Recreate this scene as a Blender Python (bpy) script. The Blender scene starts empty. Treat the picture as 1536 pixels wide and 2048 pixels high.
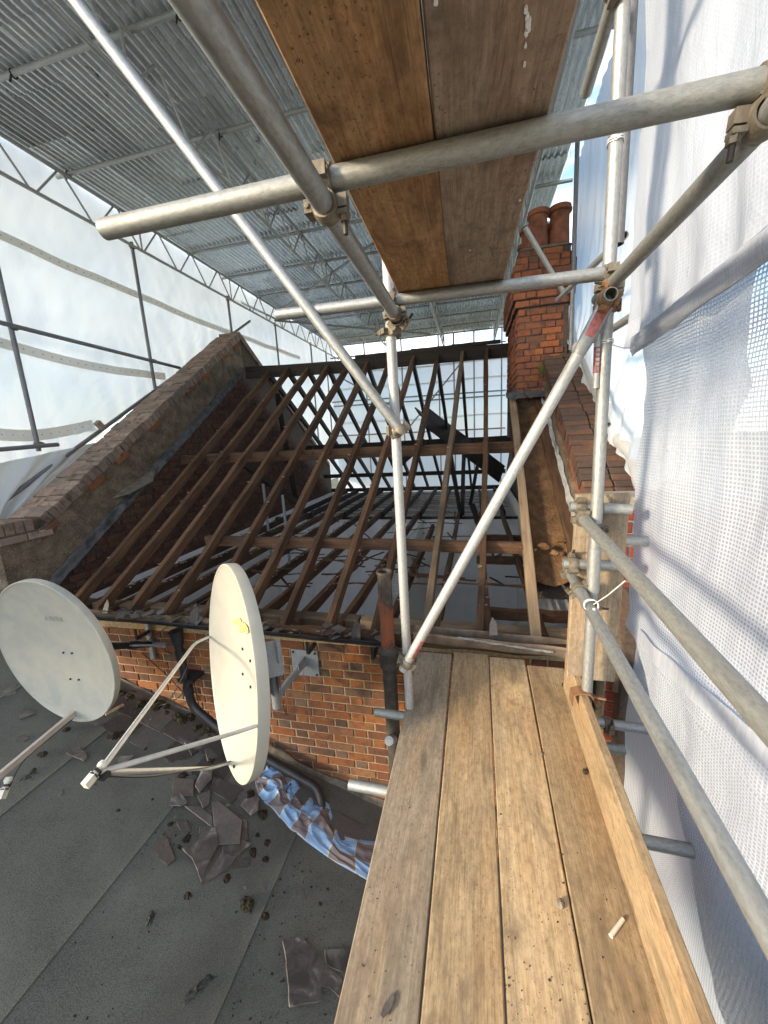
import bpy, bmesh, math, random
from mathutils import Vector, Matrix, noise
random.seed(7)
sc = bpy.context.scene
col = sc.collection

# ------------------------------------------------------------------ camera
F = 755.0                                     # focal length in pixels of the 1536 x 2048 photograph
CR = ((0.97388837, 0.22098295, -0.0520383),   # camera axes (right, down, forward) in world space
      (-0.0068855, -0.20035987, -0.97969817),
      (-0.22692298, 0.95447496, -0.19360657))
cam = bpy.data.cameras.new('camera'); cam.sensor_fit = 'VERTICAL'; cam.sensor_height = 36.0
cam.lens = F / 2048 * 36.0; cam.clip_start = 0.02; cam.clip_end = 2000
camo = bpy.data.objects.new('camera', cam); col.objects.link(camo)
camo.matrix_world = Matrix(((CR[0][0], -CR[1][0], -CR[2][0], 0), (CR[0][1], -CR[1][1], -CR[2][1], 0),
                            (CR[0][2], -CR[1][2], -CR[2][2], 0), (0, 0, 0, 1)))
sc.camera = camo

# ------------------------------------------------------------------ light
SUN = Vector((0.74, 0.60, -0.30)).normalized()          # direction the sunlight travels
SKY_STRENGTH, SUN_STRENGTH, EXPOSURE = 0.15, 2.05, 1.75
w = bpy.data.worlds.new('World'); sc.world = w; w.use_nodes = True
nt = w.node_tree; nt.nodes.clear()
out = nt.nodes.new('ShaderNodeOutputWorld'); bg = nt.nodes.new('ShaderNodeBackground')
sky = nt.nodes.new('ShaderNodeTexSky'); sky.sky_type = 'NISHITA'; sky.sun_disc = False
sky.sun_elevation = math.asin(-SUN.z); sky.sun_rotation = math.atan2(-SUN.x, -SUN.y)
sky.air_density = 1.0; sky.dust_density = .5; sky.ozone_density = 2.0
tc = nt.nodes.new('ShaderNodeTexCoord'); mp = nt.nodes.new('ShaderNodeMapping'); mp.inputs['Scale'].default_value = (1, 1, 3.2)
cn = nt.nodes.new('ShaderNodeTexNoise'); cn.inputs['Scale'].default_value = 3.4; cn.inputs['Detail'].default_value = 9; cn.inputs['Roughness'].default_value = .58
cr = nt.nodes.new('ShaderNodeValToRGB'); cr.color_ramp.elements[0].position = .43; cr.color_ramp.elements[1].position = .60
mx = nt.nodes.new('ShaderNodeMix'); mx.data_type = 'RGBA'
mx.inputs['B'].default_value = (4.2, 4.3, 4.5, 1)
nt.links.new(tc.outputs['Generated'], mp.inputs['Vector']); nt.links.new(mp.outputs[0], cn.inputs['Vector'])
nt.links.new(cn.outputs['Fac'], cr.inputs['Fac']); nt.links.new(cr.outputs[0], mx.inputs['Factor'])
nt.links.new(sky.outputs[0], mx.inputs['A']); nt.links.new(mx.outputs['Result'], bg.inputs['Color'])
bg.inputs['Strength'].default_value = SKY_STRENGTH
nt.links.new(bg.outputs[0], out.inputs['Surface'])
sl = bpy.data.lights.new('sun', 'SUN'); sl.energy = SUN_STRENGTH; sl.angle = math.radians(8); sl.color = (1, .83, .60)
so = bpy.data.objects.new('sun', sl); col.objects.link(so); so.location = (-30, -25, 14)
so.rotation_euler = SUN.to_track_quat('-Z', 'Y').to_euler()
vs = sc.view_settings; vs.view_transform = 'Standard'; vs.look = 'None'; vs.gamma = 1; vs.exposure = EXPOSURE; vs.use_curve_mapping = False
sc.cycles.use_denoising = True
sc.cycles.max_bounces = 9; sc.cycles.diffuse_bounces = 5; sc.cycles.glossy_bounces = 4; sc.cycles.transparent_max_bounces = 16; sc.cycles.transmission_bounces = 6
sc.cycles.caustics_reflective = False; sc.cycles.caustics_refractive = False; sc.cycles.sample_clamp_indirect = 6

# ------------------------------------------------------------------ measuring: a point of the photograph on a plane of the place
def ray(x, y):
    c = ((x - 768) / F, (y - 1024) / F, 1.0)
    return Vector([sum(CR[k][i] * c[k] for k in range(3)) for i in range(3)])
def onX(x, y, X): d = ray(x, y); return d * (X / d.x)
def onY(x, y, Y): d = ray(x, y); return d * (Y / d.y)
def onZ(x, y, Z): d = ray(x, y); return d * (Z / d.z)
PK, PZ, PY = .672, -1.34, 2.6                  # the house roof slope: Z = PZ + PK (Y - PY)
RIDGE_Y = 6.5
def slope(Y, off=0.0): return PZ + off + PK * (Y - PY) if Y <= RIDGE_Y else PZ + off + PK * (2 * RIDGE_Y - PY - Y)
def onS(x, y, off=0.0): d = ray(x, y); return d * ((PZ + off - PK * PY) / (d.z - PK * d.y))
LA, LB = -3.30, -.3634                         # the lean-to felt roof: Z = LA + LB X
def onR(x, y, off=0.0): d = ray(x, y); return d * ((LA + off) / (d.z - LB * d.x))
def proj(P):
    c = [sum(CR[k][i] * P[i] for i in range(3)) for k in range(3)]
    if c[2] < .05: return None
    return 768 + F * c[0] / c[2], 1024 + F * c[1] / c[2], c[2]
def seen(P, m=30):
    q = proj(P); return q is not None and -m < q[0] < 1536 + m and -m < q[1] < 2048 + m

# ------------------------------------------------------------------ object helpers
WM = {}
def tag(o, label=None, cat=None, group=None, kind=None):
    if label: o['label'] = label
    if cat: o['category'] = cat
    if group: o['group'] = group
    if kind: o['kind'] = kind
    return o
def place(o, W, parent=None):
    col.objects.link(o)
    if parent is not None:
        o.parent = parent; o.matrix_basis = WM[parent.name].inverted() @ W
    else: o.matrix_basis = W
    WM[o.name] = W.copy(); return o
def empty(name, loc, label=None, cat=None, group=None):
    o = bpy.data.objects.new(name, None); o.empty_display_size = .1
    place(o, Matrix.Translation(loc)); return tag(o, label, cat, group)
def mesh(verts, faces, mat, smooth=False, uvs=None):
    m = bpy.data.meshes.new('m'); m.from_pydata([tuple(v) for v in verts], [], faces); m.update()
    if mat: m.materials.append(mat)
    if smooth:
        for p in m.polygons: p.use_smooth = True
        if smooth is not True: m.set_sharp_from_angle(angle=math.radians(smooth))
    if uvs:
        uv = m.uv_layers.new(name='UVMap')
        for l in m.loops: uv.data[l.index].uv = uvs[l.vertex_index]
    return m
def obj(name, me, W=None, parent=None, **k):
    o = bpy.data.objects.new(name, me); place(o, W or Matrix(), parent); return tag(o, **k)
def frame(x, up=Vector((0, 0, 1)), loc=(0, 0, 0)):
    """matrix whose local X runs along x and whose local Z is as near up as can be"""
    x = Vector(x).normalized(); up = Vector(up)
    y = up.cross(x)
    if y.length < 1e-4: y = Vector((0, 1, 0)).cross(x)
    y.normalize(); z = x.cross(y)
    return Matrix(((x.x, y.x, z.x, loc[0]), (x.y, y.y, z.y, loc[1]), (x.z, y.z, z.z, loc[2]), (0, 0, 0, 1)))
class MB:
    def __init__(s): s.v = []; s.f = []
    def box(s, a, b):
        n = len(s.v); x0, y0, z0 = a; x1, y1, z1 = b
        s.v += [Vector(p) for p in ((x0, y0, z0), (x1, y0, z0), (x1, y1, z0), (x0, y1, z0), (x0, y0, z1), (x1, y0, z1), (x1, y1, z1), (x0, y1, z1))]
        s.f += [tuple(n + i for i in q) for q in ((0, 3, 2, 1), (4, 5, 6, 7), (0, 1, 5, 4), (1, 2, 6, 5), (2, 3, 7, 6), (3, 0, 4, 7))]; return s
    def prism(s, pts, z0, z1):
        n = len(s.v); k = len(pts)
        s.v += [Vector((p[0], p[1], z0)) for p in pts] + [Vector((p[0], p[1], z1)) for p in pts]
        s.f += [tuple(n + i for i in range(k))[::-1], tuple(n + k + i for i in range(k))]
        s.f += [(n + i, n + (i + 1) % k, n + k + (i + 1) % k, n + k + i) for i in range(k)]; return s
    def loft(s, rings, closed=True, caps=True):
        n = len(s.v); k = len(rings[0])
        for r in rings: s.v += [Vector(p) for p in r]
        for i in range(len(rings) - 1):
            for j in range(k if closed else k - 1):
                a = n + i * k + j; b = n + i * k + (j + 1) % k; s.f.append((a, b, b + k, a + k))
        if caps and closed:
            s.f.append(tuple(n + j for j in range(k))[::-1]); e = n + (len(rings) - 1) * k; s.f.append(tuple(e + j for j in range(k)))
        return s
    def cyl(s, p0, p1, r0, r1=None, k=12, caps=True):
        p0, p1 = Vector(p0), Vector(p1); r1 = r0 if r1 is None else r1; W = frame(p1 - p0)
        y, z = W.col[1].xyz, W.col[2].xyz
        ring = lambda p, r: [p + (y * math.cos(t) + z * math.sin(t)) * r for t in (2 * math.pi * i / k for i in range(k))]
        return s.loft([ring(p0, r0), ring(p1, r1)], True, caps)
    def path(s, pts, r, k=8):
        pts = [Vector(p) for p in pts]; rings = []; z = None
        for i, p in enumerate(pts):
            d = (pts[min(i + 1, len(pts) - 1)] - pts[max(i - 1, 0)]).normalized()
            if z is None: z = Vector((0, 0, 1)) if abs(d.z) < .9 else Vector((0, 1, 0))
            y = z.cross(d).normalized(); z = d.cross(y).normalized()
            rings.append([p + (y * math.cos(t) + z * math.sin(t)) * r for t in (2 * math.pi * j / k for j in range(k))])
        return s.loft(rings)
    def mesh(s, mat, smooth=False): return mesh(s.v, s.f, mat, smooth)
def bend(pts, n=5):
    """a polyline with its inner corners rounded"""
    pts = [Vector(p) for p in pts]; o = [pts[0]]
    for a, b, c in zip(pts, pts[1:], pts[2:]):
        u = b + (a - b).normalized() * min(.08, (a - b).length * .4); v = b + (c - b).normalized() * min(.08, (c - b).length * .4)
        o += [(u * (1 - t) + b * t) * (1 - t) + (b * (1 - t) + v * t) * t for t in (i / n for i in range(n + 1))]
    return o + [pts[-1]]

# ------------------------------------------------------------------ materials
class NT:
    def __init__(s, name):
        s.m = bpy.data.materials.new(name); s.m.use_nodes = True; s.t = s.m.node_tree; s.t.nodes.clear()
        s.o = s.t.nodes.new('ShaderNodeOutputMaterial')
        s.p = s.t.nodes.new('ShaderNodeBsdfPrincipled'); s.link(s.p.outputs[0], s.o.inputs[0])
        s.tc = s.t.nodes.new('ShaderNodeTexCoord')
    def link(s, a, b): s.t.links.new(a, b)
    def set(s, sock, v):
        if hasattr(v, 'links') or hasattr(v, 'is_linked'): s.link(v, sock)
        elif isinstance(v, (tuple, list)): sock.default_value = (*v, 1) if len(v) == 3 and len(sock.default_value) == 4 else v
        else: sock.default_value = v
    def coord(s, scale=(1, 1, 1), kind='Object', loc=(0, 0, 0), rnd=True):
        m = s.t.nodes.new('ShaderNodeMapping'); m.inputs['Scale'].default_value = scale; m.inputs['Location'].default_value = loc
        s.link(s.tc.outputs[kind], m.inputs['Vector'])
        if rnd:
            a = s.t.nodes.new('ShaderNodeVectorMath'); a.operation = 'ADD'; b = s.t.nodes.new('ShaderNodeMath'); b.operation = 'MULTIPLY'; b.inputs[1].default_value = 37.0
            s.link(s.rand(), b.inputs[0]); s.link(m.outputs[0], a.inputs[0]); s.link(b.outputs[0], a.inputs[1]); return a.outputs[0]
        return m.outputs[0]
    def rand(s):
        if not hasattr(s, 'oi'):
            s.oi = s.t.nodes.new('ShaderNodeObjectInfo')
        return s.oi.outputs['Random']
    def noise(s, vec, scale=5, detail=4, rough=.55, dist=0):
        n = s.t.nodes.new('ShaderNodeTexNoise'); n.inputs['Scale'].default_value = scale; n.inputs['Detail'].default_value = detail
        n.inputs['Roughness'].default_value = rough; n.inputs['Distortion'].default_value = dist; s.link(vec, n.inputs['Vector']); return n.outputs['Fac']
    def voro(s, vec, scale=5, feat='F1', out='Distance'):
        n = s.t.nodes.new('ShaderNodeTexVoronoi'); n.feature = feat; n.inputs['Scale'].default_value = scale; s.link(vec, n.inputs['Vector']); return n.outputs[out]
    def ramp(s, fac, *stops):
        r = s.t.nodes.new('ShaderNodeValToRGB'); e = r.color_ramp.elements
        while len(e) < len(stops): e.new(.5)
        for k, (p, c) in zip(e, stops):
            k.position = p; k.color = (c, c, c, 1) if isinstance(c, (int, float)) else (*c, 1)
        s.set(r.inputs['Fac'], fac); return r.outputs[0]
    def mix(s, fac, a, b, mode='MIX'):
        m = s.t.nodes.new('ShaderNodeMix'); m.data_type = 'RGBA'; m.blend_type = mode
        s.set(m.inputs['Factor'], fac); s.set(m.inputs['A'], a); s.set(m.inputs['B'], b); return m.outputs['Result']
    def math(s, op, a, b=0.0, c=0.0):
        m = s.t.nodes.new('ShaderNodeMath'); m.operation = op
        for k, v in zip(m.inputs, (a, b, c)): s.set(k, v)
        return m.outputs[0]
    def xyz(s, vec):
        m = s.t.nodes.new('ShaderNodeSeparateXYZ'); s.link(vec, m.inputs[0]); return m.outputs
    def bump(s, h, strength=.4, dist=.01):
        b = s.t.nodes.new('ShaderNodeBump'); b.inputs['Strength'].default_value = strength; b.inputs['Distance'].default_value = dist
        s.link(h, b.inputs['Height']); s.link(b.outputs[0], s.p.inputs['Normal'])
    def fin(s, colr=None, rough=None, metal=None, spec=None):
        for k, v in (('Base Color', colr), ('Roughness', rough), ('Metallic', metal), ('Specular IOR Level', spec)):
            if v is not None: s.set(s.p.inputs[k], v)
        return s.m

def m_plain(name, c, rough=.6, metal=0.0, var=.25, scale=30, bump=.15):
    n = NT(name); v = n.noise(n.coord(), scale, 5, .6)
    lo = tuple(k * (1 - var) for k in c); hi = tuple(min(1, k * (1 + var)) for k in c)
    n.bump(v, bump, .004); return n.fin(n.ramp(v, (.3, lo), (.7, hi)), rough, metal)
def m_steel(name, a, b, dirt, rough=.45, metal=.55, dirtlo=.52):
    n = NT(name); v = n.coord((22, 22, 2.2)); s = n.noise(v, 1, 5, .6); g = n.noise(n.coord((1, 1, .4)), 130, 4, .75); d = n.noise(n.coord((1, 1, .35)), 26, 6, .7)
    c = n.mix(s, a, b); c = n.mix(n.ramp(g, (.42, 0.0), (.68, .55)), c, tuple(k * .55 for k in a)); c = n.mix(n.ramp(d, (dirtlo, 0.0), (dirtlo + .2, .55)), c, dirt); sc_ = n.noise(n.coord((3, 3, 30)), 2.2, 3, .8); c = n.mix(n.ramp(sc_, (.70, 0.0), (.76, .5)), c, tuple(min(1, k * 1.5) for k in b))
    n.bump(g, .25, .002); return n.fin(c, n.ramp(d, (.3, rough), (.7, rough + .25)), metal)
MT = {}
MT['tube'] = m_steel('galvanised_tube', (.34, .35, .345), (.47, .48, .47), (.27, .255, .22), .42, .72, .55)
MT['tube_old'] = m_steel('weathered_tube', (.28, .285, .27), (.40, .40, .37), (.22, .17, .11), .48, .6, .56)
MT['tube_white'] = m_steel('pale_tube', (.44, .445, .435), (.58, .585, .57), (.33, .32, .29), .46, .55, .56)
MT['tube_dark'] = m_steel('dark_grey_tube', (.20, .20, .21), (.30, .30, .31), (.15, .13, .12), .5, .5)  # darker grey steel tones
MT['coupler'] = m_steel('coupler_metal', (.22, .19, .14), (.36, .32, .25), (.09, .065, .045), .55, .55, .42)
MT['coupler_rust'] = m_steel('rusty_coupler', (.27, .14, .07), (.36, .20, .10), (.10, .05, .03), .65, .3, .45)
MT['bolt'] = m_steel('dark_bolt', (.05, .045, .04), (.09, .08, .07), (.16, .08, .04), .5, .5)
MT['galv_part'] = m_steel('bracket_zinc', (.36, .38, .39), (.47, .49, .50), (.28, .26, .24), .5, .5, .6)
MT['redpaint'] = m_plain('red_paint', (.40, .13, .12), .7, 0, .6, 45)
MT['tie'] = m_plain('cable_tie', (.80, .80, .78), .4, 0, .08)
def m_board(name, a, b, c, dirt, warm=None):
    n = NT(name); gv = n.coord((1.8, 17, 17)); g = n.noise(gv, 1.6, 7, .68, .5); f = n.noise(n.coord((7, 150, 150)), 1, 4, .75)
    kv = n.voro(n.coord((1.6, 6.5, 6.5)), 1.0); kn = n.ramp(kv, (.05, 1.0), (.13, 0.0))
    col_ = n.ramp(g, (.30, a), (.5, b), (.72, c))
    col_ = n.mix(.32, col_, n.ramp(f, (.40, tuple(k * .62 for k in a)), (.60, c))); col_ = n.mix(n.math('MULTIPLY', kn, .7), col_, tuple(k * .45 for k in a))
    br = n.math('MULTIPLY_ADD', n.rand(), .5, .75); hs = n.t.nodes.new('ShaderNodeHueSaturation'); n.link(br, hs.inputs['Value']); n.set(hs.inputs['Color'], col_); hs.inputs['Saturation'].default_value = .95
    col_ = hs.outputs[0]
    st = n.noise(n.coord((3, 9, 9)), 1.1, 7, .66, .8); sp = n.noise(n.coord((75, 110, 110)), 1.2, 3, .7); pl = n.noise(n.coord((2, 5, 5)), 1, 3)
    d = n.math('MAXIMUM', n.ramp(st, (.46, 0.0), (.72, .85)), n.math('MULTIPLY', n.ramp(sp, (.60, 0.0), (.66, .9)), n.ramp(pl, (.38, 0.0), (.55, 1.0))))
    mo = n.noise(n.coord((24, 34, 34)), 1.4, 8, .75); col_ = n.mix(1.0, col_, n.ramp(mo, (.30, .62), (.5, 1.0), (.72, 1.22)), 'MULTIPLY')
    ck = n.noise(n.coord((.7, 46, 46)), 1.0, 3, .5); col_ = n.mix(n.ramp(ck, (.492, 0.0), (.50, .55), (.508, 0.0)), col_, dirt)
    tn = n.noise(n.coord((1.1, 4, 4)), 1.3, 3, .5); col_ = n.mix(n.ramp(tn, (.45, 0.0), (.7, .5)), col_, n.mix(1.0, col_, (1.12, .86, .62), 'MULTIPLY'))
    col_ = n.mix(d, col_, dirt); pale = n.noise(n.coord((9, 22, 22)), 1, 5, .7); col_ = n.mix(n.ramp(pale, (.66, 0.0), (.78, .4)), col_, (.62, .56, .47))
    n.bump(n.math('ADD', n.math('MULTIPLY', f, .6), g), .3, .003); return n.fin(col_, .78, 0, .3)
MT['board'] = m_board('scaffold_board_wood', (.33, .225, .115), (.46, .325, .175), (.57, .42, .245), (.15, .105, .065))
MT['board_grey'] = m_board('grey_board_wood', (.28, .215, .145), (.39, .31, .215), (.49, .395, .28), (.16, .125, .09))
MT['board_toe'] = m_board('toe_board_wood', (.24, .16, .085), (.32, .225, .125), (.42, .31, .185), (.16, .12, .07))
MT['deck_warm'] = m_board('warm_underside_wood', (.24, .125, .050), (.33, .18, .075), (.40, .235, .105), (.085, .045, .025))
MT['deck_grey'] = m_board('grime_underside_wood', (.215, .15, .10), (.275, .195, .135), (.33, .25, .18), (.10, .065, .045))
def m_rafter(name, a, b, dirt):
    n = NT(name); g = n.noise(n.coord((1.2, 30, 30)), 1.8, 6, .65, .3); s = n.noise(n.coord((1.0, 3, 3)), 2.2, 5, .6); sp = n.noise(n.coord((60, 60, 60)), 1, 2, .6)
    c = n.ramp(g, (.3, a), (.7, b)); c = n.mix(n.ramp(s, (.45, 0.0), (.7, .8)), c, dirt); c = n.mix(n.ramp(sp, (.68, 0.0), (.74, .6)), c, (.34, .30, .25))
    br = n.math('MULTIPLY_ADD', n.rand(), .7, .65); hs = n.t.nodes.new('ShaderNodeHueSaturation'); n.link(br, hs.inputs['Value']); n.set(hs.inputs['Color'], c)
    n.bump(g, .5, .006); return n.fin(hs.outputs[0], .8, 0, .25)
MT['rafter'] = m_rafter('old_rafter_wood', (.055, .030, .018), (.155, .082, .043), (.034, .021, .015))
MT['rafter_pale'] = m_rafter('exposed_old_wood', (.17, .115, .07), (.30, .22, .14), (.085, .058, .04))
MT['rafter_dark'] = m_rafter('dark_shaded_wood', (.030, .024, .020), (.060, .046, .036), (.022, .018, .016))  # near-black timber; shade of the silhouetted far rafters is in its colour
def m_brick(name, cols, soot, mort):
    n = NT(name); at = n.t.nodes.new('ShaderNodeAttribute'); at.attribute_name = 'rnd'
    r = n.math('FRACT', n.math('ADD', n.rand(), at.outputs['Fac']))
    geo = n.coord((1, 1, 1)); v = n.noise(geo, 28, 6, .65); v2 = n.noise(geo, 9, 4, .6); v3 = n.noise(geo, 120, 3, .6)
    k = len(cols); c = n.ramp(r, *[(i / (k - 1), q) for i, q in enumerate(cols)])
    c = n.mix(n.ramp(v, (.35, 0.0), (.75, .55)), c, tuple(q * .45 for q in cols[0])); c = n.mix(n.ramp(v2, (.50, 0.0), (.70, .8)), c, soot)
    c = n.mix(n.ramp(v, (.66, 0.0), (.76, .55)), c, mort); n.bump(n.math('ADD', v, n.math('MULTIPLY', v3, .5)), .6, .006); return n.fin(c, .88, 0, .2)
MT['brick'] = m_brick('stock_brick', [(.29, .105, .045), (.38, .135, .048), (.19, .085, .052), (.31, .15, .075), (.40, .15, .052), (.12, .075, .055), (.27, .17, .105), (.34, .11, .042), (.16, .085, .06), (.24, .095, .05)], (.085, .055, .042), (.50, .41, .27))
MT['brick_red'] = m_brick('red_brick', [(.30, .06, .04), (.24, .05, .035), (.33, .08, .05), (.20, .05, .04)], (.10, .045, .035), (.42, .38, .32))
MT['brick_chimney'] = m_brick('chimney_brick', [(.30, .10, .048), (.22, .085, .052), (.36, .12, .05), (.16, .08, .055), (.26, .09, .048), (.13, .075, .055)], (.055, .04, .034), (.20, .155, .11))
MT['brick_coping'] = m_brick('weathered_coping_brick', [(.30, .21, .155), (.25, .185, .145), (.36, .26, .195), (.20, .155, .13), (.40, .305, .24)], (.07, .055, .045), (.40, .35, .27))
MT['brick_coping_dark'] = m_brick('dark_coping_brick', [(.10, .065, .052), (.085, .06, .05), (.13, .075, .055), (.16, .08, .05)], (.06, .045, .04), (.22, .16, .12))
MT['brick_brown'] = m_brick('dark_brown_brick', [(.15, .075, .05), (.12, .06, .045), (.18, .09, .055), (.10, .06, .05)], (.05, .034, .028), (.17, .12, .09))  # dark brown tones for the loft face
MT['mortar'] = m_plain('sand_mortar', (.42, .32, .175), .95, 0, .35, 45, .5)
MT['mortar_grey'] = m_plain('grey_mortar', (.30, .26, .21), .95, 0, .35, 45, .5)
MT['mortar_dark'] = m_plain('dark_mortar', (.085, .06, .045), .95, 0, .4, 30, .5)  # dark brown mortar for parapet and chimney cores
def m_render():
    n = NT('lichen_render'); g = n.coord(); v = n.noise(g, 7, 7, .7); s = n.noise(g, 70, 3, .7); c = n.ramp(v, (.3, (.075, .055, .038)), (.5, (.145, .108, .076)), (.7, (.26, .195, .135)))
    c = n.mix(n.ramp(s, (.60, 0.0), (.66, .8)), c, (.42, .40, .33)); n.bump(s, .8, .006); return n.fin(c, .95, 0, .2)
MT['render'] = m_render()
def m_corr():
    n = NT('corrugated_zinc'); g = n.coord((1, 1, 1)); sp = n.voro(n.coord((1, 1, 1)), 46, 'F1', 'Color'); v = n.noise(n.coord((7, .9, 1)), 1.6, 6, .6); d = n.noise(n.coord((5, 2.2, 1)), 1.7, 6, .7)
    c = n.ramp(v, (.25, (.70, .755, .80)), (.75, (.86, .91, .95))); c = n.mix(.28, c, n.ramp(n.xyz(sp)[0], (0, (.52, .55, .58)), (1, (.80, .83, .85))))
    c = n.mix(n.ramp(d, (.63, 0.0), (.68, .8)), c, (.15, .16, .185)); ru = n.noise(n.coord((3, 1.2, 1)), 1.5, 5, .7); c = n.mix(n.ramp(ru, (.66, 0.0), (.76, .7)), c, (.28, .16, .10))
    hs = n.t.nodes.new('ShaderNodeHueSaturation'); n.link(n.math('MULTIPLY_ADD', n.rand(), .5, .75), hs.inputs['Value']); n.set(hs.inputs['Color'], c)
    return n.fin(hs.outputs[0], n.ramp(v, (.3, .18), (.7, .34)), .5)
MT['corr'] = m_corr()
def m_felt():
    n = NT('mineral_felt'); g = n.coord(rnd=False); a = n.noise(g, 3.2, 6, .65); b = n.noise(g, 210, 2, .8); l = n.noise(g, 1.1, 4, .6); w = n.noise(g, 90, 2, .8)
    c = n.ramp(a, (.28, (.072, .074, .062)), (.72, (.132, .134, .113))); c = n.mix(n.ramp(b, (.42, 0.0), (.62, .6)), c, (.21, .205, .18)); c = n.mix(n.ramp(b, (.32, .7), (.44, 0.0)), c, (.035, .037, .034))
    c = n.mix(n.ramp(w, (.70, 0.0), (.76, .7)), c, (.30, .29, .25)); c = n.mix(n.ramp(l, (.52, 0.0), (.75, .5)), c, (.075, .062, .045))
    n.bump(n.math('ADD', b, n.math('MULTIPLY', a, 2.0)), .6, .004); return n.fin(c, .85, 0, .35)
MT['felt'] = m_felt()
def m_slate_pale():
    n = NT('painted_sheen_slate'); g = n.coord(); a = n.noise(g, 9, 6, .65, .8); b = n.noise(g, 40, 4, .7)
    c = n.ramp(a, (.40, (.085, .072, .065)), (.56, (.15, .13, .115)), (.70, (.42, .39, .345))); n.bump(b, .5, .004); return n.fin(c, .45, 0, .5)  # pale blotches paint in the whitish sheen of some slates
def m_slate():
    n = NT('broken_slate'); g = n.coord(); a = n.noise(g, 3.2, 5, .6, .3); b = n.noise(g, 40, 4, .7)
    c = n.ramp(n.rand(), (0, (.105, .085, .075)), (.3, (.085, .08, .077)), (.6, (.14, .115, .10)), (.8, (.19, .17, .15)), (1, (.11, .105, .10))); c = n.mix(n.ramp(b, (.3, 0.0), (.7, .5)), c, (.05, .042, .038))
    c = n.mix(n.ramp(a, (.57, 0.0), (.72, .7)), c, (.36, .335, .30)); n.bump(b, .5, .004); return n.fin(c, n.math('ADD', n.ramp(a, (.3, .12), (.7, .4)), n.math('MULTIPLY', n.rand(), .25)), 0, .6)
MT['slate_pale'] = m_slate_pale()
MT['felt_worn'] = m_plain('worn_felt', (.060, .058, .050), .9, 0, .7, 30, .9)
MT['slate'] = m_slate()
def m_dish(name, streak):
    n = NT(name); g = n.coord(rnd=False); a = n.noise(n.coord((5, 5, 1), rnd=False), 1.3, 5, .6, .5); s = n.noise(g, 75, 2, .6); low = n.xyz(g)[1]
    c = n.mix(n.ramp(a, (.40, 0.0), (.75, streak)), (.45, .425, .355), (.34, .34, .31)); sp = n.math('MULTIPLY', n.ramp(s, (.70, 0.0), (.735, .9)), n.ramp(n.math('ADD', low, .55), (.16, 1.0), (.38, 0.0)))
    return n.fin(n.mix(sp, c, (.08, .065, .05)), .42, 0, .4)
MT['dish'] = m_dish('cream_dish_paint', .55); MT['dish_grey'] = m_dish('grey_dish_paint', .9)
MT['lnb'] = m_plain('cream_plastic', (.70, .67, .55), .4, 0, .08); MT['pipe_black'] = m_plain('black_plastic', (.022, .022, .024), .38, 0, .4, 14)
MT['arm_white'] = m_plain('white_aluminium', (.62, .62, .60), .35, .3, .1); MT['arm_pink'] = m_plain('pale_arm', (.55, .48, .42), .45, .2, .1)
def m_iron():
    n = NT('rusted_iron'); g = n.coord(rnd=False); a = n.noise(n.coord((1, 1, .5)), 11, 6, .7); z = n.xyz(g)[2]
    f = n.math('ADD', n.math('MULTIPLY', z, .85), n.math('MULTIPLY', a, 1.0)); c = n.ramp(f, (.45, (.10, .05, .032)), (.58, (.27, .09, .042)), (.78, (.22, .08, .042)), (.86, (.06, .046, .035)), (1.0, (.12, .105, .08)))
    n.bump(a, .5, .004); return n.fin(c, .75, 0, .3)
MT['iron'] = m_iron(); MT['iron_dark'] = m_plain('dark_cast_iron', (.055, .045, .035), .7, 0, .5, 20)
MT['gutter_old'] = m_plain('stained_gutter', (.20, .15, .105), .8, 0, .5, 9, .4)
MT['lead'] = m_plain('lead_sheet', (.075, .073, .072), .75, 0, .55, 12, .5); MT['lead_pale'] = m_plain('pale_lead', (.33, .34, .34), .6, .1, .35, 14, .4)
MT['moss'] = m_plain('moss_clump_mat', (.030, .020, .010), 1, 0, .7, 60, .8); MT['moss_green'] = m_plain('moss_green_mat', (.030, .026, .011), 1, 0, .6, 60, .8)
MT['plaster'] = m_plain('white_plaster', (.86, .845, .81), .9, 0, .06, 6); MT['terracotta'] = m_plain('terracotta_pot', (.23, .085, .045), .85, 0, .5, 9, .3)
def m_dirt():
    n = NT('earth_caked_board'); g = n.coord(); a = n.noise(g, 8, 7, .7); b = n.noise(g, 40, 4, .7); c = n.ramp(a, (.3, (.09, .05, .026)), (.5, (.17, .095, .048)), (.72, (.28, .165, .085)))
    n.bump(n.math('ADD', n.math('MULTIPLY', a, 2.0), b), .9, .02); return n.fin(c, .95, 0, .15)
MT['dirt'] = m_dirt()
MT['grass'] = m_plain('weed_green', (.10, .14, .03), .7, 0, .3); MT['sticker'] = m_plain('yellow_label_remnant', (.62, .53, .16), .6, 0, .15); MT['ink'] = m_plain('grey_print', (.43, .43, .40), .6, 0, .1)
MT['flaunch'] = m_plain('mortar_flaunching', (.17, .145, .11), .95, 0, .4, 18, .6); MT['ground'] = m_plain('garden_ground', (.10, .10, .06), .95, 0, .5, .6)
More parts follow.
